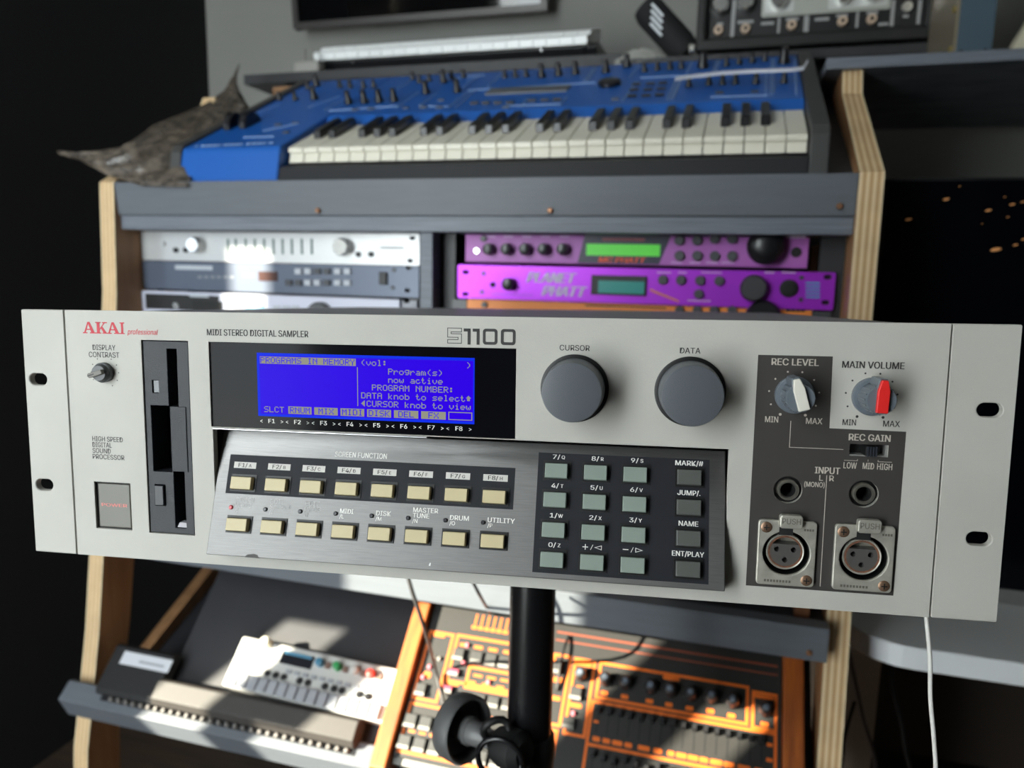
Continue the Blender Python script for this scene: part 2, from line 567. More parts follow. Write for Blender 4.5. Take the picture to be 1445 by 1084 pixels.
# model number, outlined S and heavy squared digits
def stroke(pts, wd, m, name='model_numeral'):
    mb = MB(P)
    for (a, b) in zip(pts[:-1], pts[1:]):
        x0, x1 = sorted((a[0], b[0])); z0, z1 = sorted((a[1], b[1]))
        mb.box(x0 - wd / 2, x1 + wd / 2, 0.03, 0.1, z0 - wd / 2, z1 + wd / 2)
    mb.build(name, m, sampler)
mS = MB(P)
def outl(pts, wd=0.32):
    for (a, b) in zip(pts, pts[1:] + pts[:1]):
        x0, x1 = sorted((a[0], b[0])); z0, z1 = sorted((a[1], b[1]))
        mS.box(x0 - wd / 2, x1 + wd / 2, 0.03, 0.1, z0 - wd / 2, z1 + wd / 2)
outl([(-9.6, 53.0), (-2.8, 53.0), (-2.8, 57.5), (-7.9, 57.5), (-7.9, 58.4), (-2.8, 58.4), (-2.8, 60.2), (-9.6, 60.2), (-9.6, 55.8), (-4.5, 55.8), (-4.5, 54.7), (-9.6, 54.7)])
mS.build('model_numeral', m_ink, sampler)
stroke([(-1.0, 59.4), (0.9, 59.4), (0.9, 53.2)], 1.45, m_ink)
stroke([(3.4, 59.4), (5.3, 59.4), (5.3, 53.2)], 1.45, m_ink)
for xa, xb in ((7.6, 14.7), (16.3, 23.4)):
    o_, i_ = rrect(xa, xb, 52.6, 60.2, 1.5), rrect(xa + 1.35, xb - 1.35, 53.95, 58.85, 0.5)
    mb = MB(P)
    for k in range(len(o_)):
        j = (k + 1) % len(o_)
        mb.prism([o_[k], o_[j], i_[j], i_[k]], 0.03, 0.1)
    mb.build('model_numeral', m_ink, sampler)

# --- contrast knob
m_knob_grey = mat('knob_dark_grey', (72, 74, 77), 0.4)
m_taupe = mat('knob_taupe', (104, 100, 94), 0.45)
kb = MB(P).lathe([(5.2, 0.02), (5.2, 2.5), (4.6, 2.8), (4.2, 4.6), (3.9, 5.0)], (-193.8, 0, 33.8), seg=36).build('contrast_knob', m_knob_grey, sampler, smooth=40)
a = math.radians(197)
def rotp(cx, cz, ang):
    ca, sa = math.cos(ang), math.sin(ang)
    return lambda p, q: (cx + p * ca - q * sa, cz + p * sa + q * ca)
f = rotp(-193.8, 33.8, a)
MB(P).prism([f(-3.6, -1.2), f(4.4, -1.2), f(5.2, 0), f(4.4, 1.2), f(-3.6, 1.2)], 4.2, 7.2).build('pointer', m_taupe, kb, bevel=0.0003)
MB(P).prism([f(1.0, -0.25), f(4.4, -0.25), f(4.4, 0.25), f(1.0, 0.25)], 7.2, 7.3).build('pointer_line', m_ink, kb)
dots = MB(P)
for k in range(11):
    a = math.radians(-60 + k * 30)
    if k == 10: continue
    dots.lathe([(0.3, 0.02), (0.3, 0.08)], (-193.8 + 8.0 * math.cos(a), 0, 33.8 + 8.0 * math.sin(a)), seg=8)
dots.build('scale_dots', m_ink, sampler)

# --- power button
m_olive = mat('power_button_olive', (92, 90, 81), 0.4)
pb = MB(P).box(-201.9, -183.0, -14, -0.6, -49.8, -26.0).build('power_button', m_olive, sampler, bevel=0.0005)
T('POWER', -192.5, -37.5, 1.7, mat('power_lettering', (216, 120, 112), 0.5), width=15.0, out=-0.52, bold=0.02)
pw_f = MB(P)
for x0, x1, z0, z1 in ((-203.5, -202.0, -50.6, -25), (-183.1, -182.2, -50.6, -25), (-202.0, -183.1, -50.6, -49.9), (-202.0, -183.1, -25.9, -25)):
    pw_f.box(x0, x1, -15, -1.5, z0, z1)
pw_f.build('power_well', m_void, sampler)

# --- floppy drive
m_floppy = mat('floppy_slate', (36, 39, 45), 0.55, bump=0.35, bscale=1500)
m_floppy2 = mat('floppy_eject', (40, 43, 49), 0.45)
fl = MB(P).box(-171.7, -146.3, -14, -0.6, -50.7, 50.7).build('floppy_drive', m_floppy, sampler)
cut(fl, [MB(P).box(-158.3, -152.8, -20, 5, 17.0, 47.0), MB(P).box(-168.6, -157.9, -20, 5, -17.8, 17.2), MB(P).box(-157.2, -151.0, -20, 5, -47.8, -17.4),
         MB(P).box(-167.4, -163.7, -3, 5, 23.8, 30.4), MB(P).box(-168.2, -162.2, -4, 5, -36.2, -24.8)])
b = fl.modifiers.new('bevel', 'BEVEL'); b.width = 0.0004; b.limit_method = 'ANGLE'
MB(P).box(-167.2, -163.9, -3, -1.4, 24.0, 30.2).build('drive_lamp', mat('lamp_smoke', (60, 68, 78), 0.2), fl)
MB(P).box(-167.8, -162.6, -4, 0.8, -35.8, -25.2).build('eject_button', m_floppy2, fl, bevel=0.0004)
MB(P).box(-157.0, -148.6, -0.6, -0.1, -17.2, 17.0).build('door_flap', m_floppy, fl, bevel=0.0002)
MB(P).prism([(-156.6, -47.6), (-151.2, -47.6), (-151.2, -45.0), (-155.4, -45.0)], -5.9, -1.5).build('slot_foot', mat('slot_foot_grey', (168, 166, 172), 0.4), fl)

# --- display
m_glass = mat('display_black_gloss', (13, 13, 17), 0.12, spec=0.06)
disp = MB(P).box(-134.2, 23.6, -8, -1.0, 7.6, 50.8).build('display', m_glass, sampler)
m_lcd_edge = mat('lcd_bright_blue', (14, 52, 250), 0.35, emit=0.65, base=(4, 8, 30), spec=0.03)
m_lcd = mat('lcd_blue', (50, 0, 246), 0.3, emit=0.65, base=(6, 2, 26), spec=0.03)
m_lcd_t = mat('lcd_text', (158, 158, 142), 0.4, emit=0.65, base=(20, 20, 20), spec=0.03)
MB(P).box(-108.8, 3.5, -1.0, -0.92, 13.8, 46.0).build('screen_edge', m_lcd_edge, disp)
MB(P).box(-107.5, 2.9, -0.92, -0.86, 15.0, 44.6).build('screen', m_lcd, disp)
GL = {'A': '0E11111F111111', 'B': '1E11111E11111E', 'C': '0E11101010110E', 'D': '1E11111111111E', 'E': '1F10101E10101F',
 'F': '1F10101E101010', 'G': '0E11101711110F', 'I': '0E04040404040E', 'K': '11121418141211', 'L': '1010101010101F',
 'M': '111B1515111111', 'N': '11191513111111', 'O': '0E11111111110E', 'P': '1E11111E101010', 'R': '1E11111E141211',
 'S': '0F10100E01011E', 'T': '1F040404040404', 'U': '1111111111110E', 'X': '11110A040A1111', 'Y': '11110A04040404',
 'a': '00000E010F110F', 'b': '10101E1111111E', 'c': '00000E1010110E', 'e': '00000E111F100E', 'g': '000F11110F010E',
 'i': '04000C0404040E', 'k': '10101214181412', 'l': '0C04040404040E', 'm': '00001A15151515', 'n': '00001E11111111',
 'o': '00000E1111110E', 'r': '00001619101010', 's': '00000F100E011E', 't': '08081C0808090 6'.replace(' ', ''), 'v': '00001111110A04',
 'w': '0000111115150A', '(': '02040808080402', ')': '08040202020408', ':': '000C0C000C0C00', '<': '02060E1E0E0602', '^': '040E1F0E0E0E00'}
PXW, PXH = 2.80 / 6, 0.425
def lcd(s, col, zc, mb, inv=None):
    for i, ch in enumerate(s):
        if ch == ' ': continue
        g = GL[ch]
        for r in range(7):
            bits = int(g[2 * r:2 * r + 2], 16)
            b = 0
            while b < 5:
                if bits >> (4 - b) & 1:
                    e = b
                    while e + 1 < 5 and bits >> (4 - e - 1) & 1: e += 1
                    x = -107.0 + (col + i) * 2.80
                    z = zc + 3.5 * PXH - r * PXH
                    mb.add([(x + b * PXW, inv or -0.84, z - PXH * .96), (x + (e + 1) * PXW, inv or -0.84, z - PXH * .96), (x + (e + 1) * PXW, inv or -0.84, z), (x + b * PXW, inv or -0.84, z)], [(0, 1, 2, 3)])
                    b = e + 1
                else:
                    b += 1
tx = MB(P)
lcd('(vol:', 19, 42.4, tx); lcd(')', 38, 42.4, tx)
lcd('Program(s)', 24, 38.3, tx); lcd('now active', 24, 34.2, tx); lcd('PROGRAM NUMBER:', 21, 30.2, tx)
lcd('DATA knob to select^', 19, 26.1, tx); lcd('<CURSOR knob to view', 19, 22.1, tx)
lcd('SLCT', 0.55, 17.4, tx)
tx.box(-55.8, -55.4, -0.86, -0.84, 20.7, 40.0)
tx.build('screen_text', m_lcd_t, disp)['kind'] = 'stuff'
iv, it = MB(P), MB(P)
iv.box(-107.1, -56.4, -0.86, -0.83, 40.6, 44.2)
lcd('PROGRAMS IN MEMORY', 0.05, 42.4, it, -0.82)
for k, s in enumerate(('RNUM', 'MIX', 'MIDI', 'DISK', 'DEL', 'FX')):
    x0 = -92.4 + k * 13.86
    iv.box(x0, x0 + 12.4, -0.86, -0.83, 15.5, 19.3)
    lcd(s, (x0 + 6.2 - len(s) * 1.4 + 0.25 + 107.0) / 2.8, 17.4, it, -0.82)
x0, x1 = -9.4, 2.5
iv.box(x0, x1, -0.86, -0.83, 19.1, 19.5).box(x0, x1, -0.86, -0.83, 15.5, 15.9).box(x0, x0 + .45, -0.86, -0.83, 15.9, 19.1).box(x1 - .45, x1, -0.86, -0.83, 15.9, 19.1)
iv.build('screen_boxes', m_lcd_t, disp)
it.build('screen_text', m_lcd, disp)['kind'] = 'stuff'
for k in range(8):
    xc = -101.6 + k * 13.93
    text('F%d' % (k + 1), xc, 11.4, 2.1, PT, m_white_ink, disp, width=3.4, out=-0.9, bold=0.01)
    text('<', xc - 5.6, 11.4, 2.1, PT, m_white_ink, disp, out=-0.9)
    text('>', xc + 5.6, 11.4, 2.1, PT, m_white_ink, disp, out=-0.9)
MB(P).box(-133.4, -20, -7, 0.4, 6.3, 6.75).build('display_sill', mat('sill_aluminium', (205, 206, 208), 0.35, metal=0.6), sampler)

# --- slanted button panel
wedge = MB(Wd).box(-133, 122.8, -16, 0, 0, 64.2).build('button_panel', m_brush, sampler, bevel=0.0004)
MB(Wd).prism([(-127, 12.9), (23.4, 12.9), (23.4, 33.0), (-127, 33.0)], 0.01, 0.06).build('function_band', m_band, wedge)
MB(Wd).prism([(34.4, 4.7), (115.5, 4.7), (115.5, 61.6), (34.4, 61.6)], 0.01, 0.06).build('keypad_band', m_band, wedge)
MB(Wd).prism([(-112, 64.3), (-110.5, 62.9), (-107, 62.3), (-105, 62.8), (-104, 64.3)], -1.5, 0.03).build('chip', mat('chipped_metal', (66, 64, 62), 0.6), wedge)
MB(Wd).prism([(-16.2, 62.0), (-15.7, 60.6), (-15.2, 60.8), (-15.4, 62.2)], 0.0, 0.04).build('chip', mat('bright_scratch', (230, 230, 228), 0.4), wedge)
m_cream = mat('button_cream', (200, 186, 146), 0.45)
m_mint = mat('button_mint_grey', (134, 147, 138), 0.45)
m_dkbtn = mat('button_dark_grey', (84, 86, 83), 0.45)
m_label = mat('label_pale', (206, 203, 198), 0.6)
mesh_cache = {}
def button(u, v, w, h, m):
    key = (w, h, m.name)
    if key not in mesh_cache:
        def wl(x, o, y):
            a = Wd(x, o, y); z = Wd(0, 0, 0)
            return (a[0] - z[0], a[1] - z[1], a[2] - z[2])
        b = MB(wl).frustum(-w / 2, w / 2, 0.0, 3.0, -h / 2, h / 2, 0.25)
        s = MB(wl)
        s.box(-w / 2 - 0.9, w / 2 + 1.3, 0.05, 0.35, -h / 2 - 1.3, -h / 2 - 0.25).box(-w / 2 - 0.9, w / 2 + 1.3, 0.05, 0.35, h / 2 + 0.25, h / 2 + 0.9)
        s.box(-w / 2 - 0.9, -w / 2 - 0.25, 0.05, 0.35, -h / 2 - 0.25, h / 2 + 0.25).box(w / 2 + 0.25, w / 2 + 1.3, 0.05, 0.35, -h / 2 - 0.25, h / 2 + 0.25)
        wl2 = MB(wl).box(-w / 2 - 0.3, w / 2 + 0.3, 0.05, 0.1, -h / 2 - 0.3, h / 2 + 0.3)
        bm_, sm_, vm_ = b.mesh('button'), s.mesh('button_surround'), wl2.mesh('button_gap')
        bm_.materials.append(m); sm_.materials.append(m_black); vm_.materials.append(m_void)
        mesh_cache[key] = (bm_, sm_, vm_)
    bm_, sm_, vm_ = mesh_cache[key]
    p = Wd(u, 0, v)
    o = link('button', bm_, None, sampler, loc=p)
    bv = o.modifiers.new('bevel', 'BEVEL'); bv.width = 0.0003; bv.limit_method = 'ANGLE'; bv.segments = 2
    link('button_surround', sm_, None, o)
    link('button_gap', vm_, None, o)
    return o
def WT(s, u, v, h, m=None, align='C', width=None, out=0.09, **k):
    return text(s, u, -v, h, WdT, m or m_white_ink, wedge, align, width, out=out, **k)
WT('SCREEN FUNCTION', -56.2, 10.2, 2.6, width=27.5, bold=0.008)
FX = [-117.8 + 18.84 * k for k in range(8)]
row2 = [('SELECT', 'PROG', 'I'), ('EDIT', 'SAMPLE', 'J'), ('EDIT', 'PROG', 'K'), (None, 'MIDI', 'L'), (None, 'DISK', 'M'), ('MASTER', 'TUNE', 'N'), (None, 'DRUM', 'O'), (None, 'UTILITY', 'P')]
m_led_off = mat('lamp_dark', (50, 50, 54), 0.3)
m_led_red = mat('lamp_red', (205, 70, 80), 0.3)
m_lab_ink = mat('ink_label', (36, 34, 32), 0.6)
for k in range(8):
    button(FX[k], 27.5, 11.6, 6.6, m_cream)
    button(FX[k] + 0.6, 48.5, 11.6, 6.6, m_cream)
    MB(Wd).prism([(FX[k] - 6.1 - 0.3, 16.6), (FX[k] + 6.1 - 0.3, 16.6), (FX[k] + 6.1 - 0.3, 19.8), (FX[k] - 6.1 - 0.3, 19.8)], 0.06, 0.10).build('label_strip', m_label, wedge)
    WT('F%d/' % (k + 1), FX[k] - 3.9, 18.2, 2.0, m_lab_ink, 'L', 4.9, out=0.13, bold=0.01)
    WT('ABCDEFGH'[k], FX[k] + 2.6, 18.35, 1.6, m_lab_ink, 'C', out=0.13, bold=0.01)
    u = FX[k] - 4.9
    MB(Wd).lathe([(1.1, 0.0), (1.1, 0.5), (0.7, 0.9)], (u, 0, 40.0), seg=16).build('status_lamp', m_led_red if k == 0 else m_led_off, sampler, smooth=40)
    a, b_, l = row2[k]
    mi = m_worn_glare_ink if k in (0, 1, 2) else m_white_ink
    x = u + 2.2
    if a: WT(a, x, 35.8, 2.3, mi, 'L', bold=0.01, space=1.0, width=10.4 if a == 'SELECT' else (12.6 if a == 'MASTER' else 7.6))
    WT(b_, x, 38.5, 2.3, mi, 'L', bold=0.01, width={'PROG': 8.6, 'SAMPLE': 11.5, 'MIDI': 7.0, 'DISK': 7.6, 'TUNE': 8.4, 'DRUM': 9.4, 'UTILITY': 13.2}[b_])
    WT('/' + l, x, 41.2, 1.9, mi, 'L', bold=0.006)
KU, KV = (43.6, 62.4, 81.2), (13.4, 27.3, 41.5, 55.3)
names = (('7/Q', '8/R', '9/S'), ('4/T', '5/U', '6/V'), ('1/W', '2/X', '3/Y'), ('0/Z', '+/', '-/'))
for r in range(4):
    for c_ in range(3):
        button(KU[c_], KV[r], 11.3, 7.4, m_mint)
        s = names[r][c_]
        if r == 3 and c_:
            x = KU[c_]
            mb = MB(Wd)
            y = KV[r] - 6.9
            mb.box(x - 4.8, x - 2.2, 0.06, 0.1, y - 0.2, y + 0.2)
            if c_ == 1: mb.box(x - 3.7, x - 3.3, 0.06, 0.1, y - 1.3, y + 1.3)
            mb.prism([(x - 1.2, y + 1.2), (x - 0.9, y + 1.2), (x + 0.2, y - 1.2), (x - 0.1, y - 1.2)], 0.06, 0.1)
            sgn = -1 if c_ == 1 else 1
            cx = x + 2.6
            tri = [(cx + sgn * 1.9, y), (cx - sgn * 1.6, y - 1.1), (cx - sgn * 1.6, y + 1.1)]
            tin = [(cx + sgn * 1.2, y), (cx - sgn * 1.3, y - 0.75), (cx - sgn * 1.3, y + 0.75)]
            for i in range(3):
                j = (i + 1) % 3
                mb.prism([tri[i], tri[j], tin[j], tin[i]], 0.06, 0.1)
            mb.build('key_symbol', m_white_ink, wedge)
        else:
            WT(s[:2], KU[c_] - 0.4, KV[r] - 6.9, 2.1, None, 'C', 3.5, bold=0.012)
            WT(s[2], KU[c_] + 2.9, KV[r] - 6.8, 1.7, None, 'C', bold=0.012)
for r, s in enumerate(('MARK/#', 'JUMP/.', 'NAME', 'ENT/PLAY')):
    button(106.2, KV[r] + 0.1, 11.3, 7.4, m_dkbtn)
    WT(s, 106.2, KV[r] - 6.7, 2.3, None, 'C', (12.8, 10.4, 8.8, 14.4)[r], bold=0.012)

# --- big dials
m_dial = mat('dial_slate', (85, 89, 95), 0.42, bump=0.03, bscale=1200)
for x, z in ((51.8, 33.0), (104.6, 33.2)):
    d = MB(P).lathe([(14.3, 2.2), (14.3, 3.0), (13.6, 16.6), (13.3, 17.4), (12.8, 17.55)], (x, 0, z), seg=72).build('dial_knob', m_dial, sampler, smooth=35)
    MB(P).lathe([(16.0, 0.02), (16.0, 1.2), (15.5, 1.4), (13.0, 1.4), (13.0, 2.3)], (x, 0, z), seg=64).build('dial_collar', m_black, d, smooth=35)

# --- level and volume knobs
m_pot = mat('pot_blue_grey', (98, 106, 114), 0.3)
m_ptr_w = mat('pointer_ivory', (222, 219, 208), 0.45)
m_ptr_r = mat('pointer_red', (226, 42, 40), 0.4)
for x, z, ang, mp_, nm in ((150.2, 33.2, 106, m_ptr_w, 'ivory'), (182.9, 33.4, 88, m_ptr_r, 'red')):
    mb = MB(P).lathe([(8.4, 0.1), (8.4, 2.0), (7.8, 2.6), (6.4, 2.8), (6.1, 13.9), (5.8, 14.5)], (x, 0, z), seg=48)
    kn = mb.build('pot_knob', m_pot, sampler, smooth=35)
    rb = MB(P)
    for k in range(16):
        a = 2 * math.pi * k / 16
        f = rotp(x, z, a)
        rb.prism([f(6.0, -0.45), f(6.55, -0.3), f(6.55, 0.3), f(6.0, 0.45)], 2.8, 13.0)
    rb.build('grip_ribs', m_pot, kn)
    f = rotp(x, z, math.radians(ang))
    MB(P).prism([f(-5.2, -2.3), f(6.8, -2.3), f(9.3, -1.5), f(9.3, 1.5), f(6.8, 2.3), f(-5.2, 2.3)], 2.8, 14.6).build('pointer_fin', m_pot, kn, bevel=0.0003)
    MB(P).prism([f(-5.2, -2.4), f(4.2, -2.4), f(8.8, -1.3), f(8.8, 1.3), f(4.2, 2.4), f(-5.2, 2.4)], 14.6, 16.6).build('pointer_cap', mp_, kn, bevel=0.0004)
    ds = MB(P)
    for k in range(10):
        a = math.radians(-60 + 300 * k / 9.0 if False else 240 - 300 * k / 9.0)
        rr = 0.62 if k in (0, 9) else 0.42
        ds.lathe([(rr, 0.05), (rr, 0.11)], (x + 10.8 * math.cos(a), 0, z + 10.6 * math.sin(a)), seg=12)
    ds.build('scale_dots', m_grey_ink if nm == 'ivory' else m_ink, sampler)

# --- gain switch
sw = MB(P).box(175.2, 191.4, -6, -5, 6.4, 11.8).build('slide_switch', m_black, sampler)
MB(P).box(190.3, 191.35, -5, -0.4, 6.5, 11.7).box(175.3, 190.3, -5, -0.4, 6.45, 6.95).build('switch_frame', mat('switch_steel', (205, 205, 202), 0.35, metal=0.7), sw)
sl_ = MB(P).box(181.4, 186.2, -5, 2.6, 6.9, 11.3).build('switch_slider', m_black, sw, bevel=0.0002)
rb = MB(P)
for k in range(4):
    rb.box(181.9 + k * 1.15, 182.5 + k * 1.15, 2.6, 3.1, 6.9, 11.3)
rb.build('slider_ridges', mat('slider_ridge', (46, 50, 58), 0.4), sw)

# --- jacks and microphone sockets
m_nickel = mat('nickel', (190, 186, 176), 0.28, metal=0.9)
m_cast = mat('cast_metal', (188, 185, 174), 0.42, metal=0.45, noise=0.22, nscale=160, bump=0.25, bscale=700)
m_rust = mat('screw_brass', (140, 112, 92), 0.4, metal=0.7)
for x, z in JACKS:
    j = MB(P).lathe([(6.2, -12), (6.2, -2.0), (4.9, -2.0), (4.9, -12)], (x, 0, z), seg=40, closed=True).build('jack_socket', m_black, sampler, smooth=35)
    MB(P).lathe([(4.75, -10), (4.75, 0.6), (4.5, 1.0), (3.7, 1.0), (3.3, 0.4), (3.3, -10)], (x, 0, z), seg=40, closed=True).build('jack_bush', m_nickel, j, smooth=35)
    MB(P).lathe([(3.29, -10), (3.29, 0.1), (3.1, 0.1), (3.1, -9.5), (0.01, -9.5), (0.01, -10)], (x, 0, z), seg=32, closed=True).build('jack_bore', m_void, j)
for x, z in XLRS:
    pl = MB(P).prism(rrect(x - 12.8, x + 12.8, z - 15.4, z + 15.4, 1.8), 0.07, 1.9).build('microphone_socket', m_cast, sampler)
    cut(pl, MB(P).lathe([(10.3, -5), (10.3, 6)], (x, 0, z), seg=48))
    b = pl.modifiers.new('bevel', 'BEVEL'); b.width = 0.0005; b.segments = 2; b.limit_method = 'ANGLE'
    MB(P).lathe([(10.9, -14), (10.9, -0.2), (10.35, -0.2), (10.35, -14)], (x, 0, z), seg=48, closed=True).build('socket_wall', m_black, pl, smooth=35)
    MB(P).lathe([(10.8, -14.5), (10.8, -13.5)], (x, 0, z), seg=40).build('socket_floor', m_void, pl)
    MB(P).lathe([(8.5, -12), (8.5, -0.8), (8.1, -0.4), (7.3, -0.8), (7.2, -6)], (x, 0, z), seg=48).build('socket_shell', m_cast, pl, smooth=35)
    D = [(7.0 * math.cos(math.radians(t)), 7.0 * math.sin(math.radians(t))) for t in range(150, 391, 12)]
    ins = MB(P).prism([(x + a, z + b_) for a, b_ in D], -6, -0.75).build('socket_insert', mat('insert_grey', (78, 76, 74), 0.5), pl)
    MB(P).lathe([(7.6, -0.7), (7.6, -0.55), (6.8, -0.6), (6.8, -0.7)], (x, 0, z), seg=40, closed=True).build('rust_ring', mat('rust', (128, 84, 62), 0.8, noise=0.5, nscale=700), pl)
    for dx, dz in ((-3.7, 1.0), (3.7, 1.0), (0, -3.9)):
        cut(ins, MB(P).lathe([(1.25, -8), (1.25, 2)], (x + dx, 0, z + dz), seg=16))
    for dx, dz in ((-9.3, 11.9), (9.3, -12.1)):
        scr = MB(P).lathe([(2.5, 1.9), (2.5, 2.2), (1.9, 2.6)], (x + dx, 0, z + dz), seg=20).build('screw', m_rust, pl, smooth=35)
        MB(P).box(x + dx - 1.3, x + dx + 1.3, 2.6, 2.68, z + dz - .25, z + dz + .25).box(x + dx - .25, x + dx + .25, 2.6, 2.68, z + dz - 1.3, z + dz + 1.3).build('screw_cross', m_void, pl)
    tab = MB(P).prism(rrect(x - 4.0, x + 6.0, z + 12.4, z + 18.6, 1.4), 1.2, 4.6).build('push_tab', m_cast, pl, bevel=0.0005)
    text('PUSH', x + 1.0, z + 15.9, 2.6, PT, mat('tab_lettering', (118, 115, 106), 0.5, metal=0.4), pl, width=8.0, out=4.66, bold=0.004)
    MB(P).box(x - 3.6, x + 2.4, -3, 1.95, z + 8.6, z + 12.3).build('latch_gap', m_void, pl)
    for k in range(9):
        MB(P).box(x - 9.2 + k * 1.35, x - 8.3 + k * 1.35, 1.9, 2.05, z - 13.8, z - 12.7).build('embossed_mark', mat('tab_lettering', (118, 115, 106), 0.5), pl)
    for k in range(4):
        MB(P).box(x + 7.2 + k * 1.15, x + 8.0 + k * 1.15, 1.9, 2.05, z + 11.0, z + 12.0).build('embossed_mark', mat('tab_lettering', (118, 115, 106), 0.5), pl)

# ================================================================== STAND
def thing(name, loc, label, cat, group=None):
    o = empty(name, loc)
    tag(o, label, cat, group)
    L = Vector(loc)
    return o, (lambda x, y, z: (x - L.x, y - L.y, z - L.z))
def thing_m(name, M, label, cat, group=None):
    o = empty(name, M=M)
    return tag(o, label, cat, group)

m_stand = mat('stand_black_satin', (20, 20, 22), 0.26)
m_rubber = mat('rubber_black', (20, 20, 21), 0.6)
pc = at_depth(751.5, 850, 0.563)
stand, sp = thing('keyboard_stand', (pc.x, pc.y, 0), 'black steel tube stand with clamp knob carrying the rack sampler', 'stand')
zc = at_depth(752, 1032, 0.60).z
MB(sp).lathe([(0.0172, zc - 0.01), (0.0172, 0.882)], (pc.x, pc.y, 0), 'z', 40).build('inner_tube', m_stand, stand, smooth=35)
MB(sp).lathe([(0.0178, 0.06), (0.0178, zc - 0.012)], (pc.x, pc.y, 0), 'z', 40).build('outer_tube', m_stand, stand, smooth=35)
MB(sp).lathe([(0.0178, zc - 0.022), (0.0200, zc - 0.018), (0.0204, zc + 0.002), (0.0195, zc + 0.010), (0.0172, zc + 0.013)], (pc.x, pc.y, 0), 'z', 40).build('collar', m_rubber, stand, smooth=35)
# top tray follows the sampler's underside
def trayP(x, n, z):
    w = SO + SX * (x / 1000) - SY * (n / 1000) + SZ * (z / 1000)
    return (w.x - pc.x, w.y - pc.y, w.z)
MB(trayP).box(-150, 150, -400, -70, -72.5, -65.0).build('tray', m_stand, stand)
MB(sp).lathe([(0.03, 0.866), (0.03, 0.884)], (pc.x, pc.y, 0), 'z', 32).build('tray_flange', m_stand, stand)
for k in range(4):
    a = math.radians(45 + 90 * k)
    MB(sp).tube([(pc.x, pc.y, 0.12), (pc.x + 0.16 * math.cos(a), pc.y + 0.16 * math.sin(a), 0.04), (pc.x + 0.28 * math.cos(a), pc.y + 0.28 * math.sin(a), 0.012)], 0.012, 10).build('leg', m_stand, stand, smooth=True)
# clamp knob: a cupped wheel on a stem, screwed into the collar
D_ = at_depth(641, 1022, 0.60)
K_ = at_depth(713, 1053, 0.562)
ax_ = (K_ - D_).normalized()
e1 = ax_.cross(Vector((0, 0, 1))).normalized(); e2 = ax_.cross(e1)
def knobmap(x, y, z):
    p = D_ + e1 * x + ax_ * y + e2 * z
    return (p.x - pc.x, p.y - pc.y, p.z)
MB(knobmap).lathe([(0.0, -0.002), (0.021, -0.002), (0.0255, 0.002), (0.0262, 0.008), (0.0262, 0.016), (0.0245, 0.018), (0.0225, 0.017), (0.0215, 0.006), (0.012, 0.004), (0.0, 0.004)], (0, 0, 0), 'y', 48).build('clamp_knob', mat('knob_rubber_grey', (90, 90, 90), 0.5), stand, smooth=50)
LK = (K_ - D_).length
MB(knobmap).lathe([(0.0105, 0.003), (0.0110, 0.020), (0.0095, 0.0215), (0.0092, 0.030), (0.0078, 0.032), (0.0062, LK)], (0, 0, 0), 'y', 32).build('knob_stem', mat('stem_grey', (104, 104, 104), 0.4), stand, smooth=35)
MB(knobmap).lathe([(0.013, LK - 0.006), (0.015, LK), (0.015, LK + 0.014), (0.010, LK + 0.02)], (0, 0, 0), 'y', 24).build('clamp_boss', m_rubber, stand, smooth=35)
ring = [tuple(Vector((-0.0, -0.006, -0.002)) + K_ + Vector((0.017 * math.cos(t * math.pi / 12), -0.008, 0.017 * math.sin(t * math.pi / 12)))) for t in range(25)]
MB(sp).tube(ring, 0.0022, 8).build('clamp_ring', m_stand, stand, smooth=True)
for k in range(3):
    q = K_ + Vector((-0.006 + 0.008 * k, -0.004, 0.010 - 0.012 * k))
    MB(sp).tube([tuple(q + Vector((0.010 * math.cos(t), 0.004 * math.sin(2 * t), 0.013 * math.sin(t)))) for t in [i * math.pi / 8 for i in range(17)]], 0.0030, 8).build('strap_loop', m_rubber, stand, smooth=True)

# ================================================================== STUDIO DESK
m_ply_face = mat('birch_face', (176, 132, 92), 0.5, rgb2=(156, 114, 78), nscale=9, stretch=(6, 6, 0.7))
m_ply_edge = mat('birch_ply_edge', (222, 196, 152), 0.6, rgb2=(170, 134, 94), nscale=60, stretch=(9, 0.4, 0.05))
m_laminate = mat('desk_grey_laminate', (96, 101, 108), 0.5, noise=0.08, nscale=40, stretch=(0.4, 1, 4))
m_strip = mat('desk_edge_grey', (118, 124, 134), 0.5, rgb2=(92, 98, 108), nscale=30, stretch=(0.5, 1, 40))
m_deskdark = mat('desk_dark_laminate', (40, 40, 43), 0.5)
m_screw = mat('screw_bronze', (150, 108, 80), 0.4, metal=0.6)
DXL, DXR = -0.866, 0.128
desk, dp = thing('studio_desk', (-0.37, 0.83, 0), 'tiered grey studio desk with birch plywood sides holding synthesizers and rack gear', 'desk')
prof_f = [(1.14, 1.325), (1.12, 1.285), (0.905, 1.158), (0.898, 1.0), (0.868, 0.76), (0.846, 0.64), (0.825, 0.5), (0.79, 0.33), (0.76, 0.0)]
prof = prof_f + [(0.83, 0.0), (0.85, 0.33), (0.885, 0.5), (0.905, 0.62), (1.36, 0.62), (1.36, 1.10), (1.22, 1.325)]
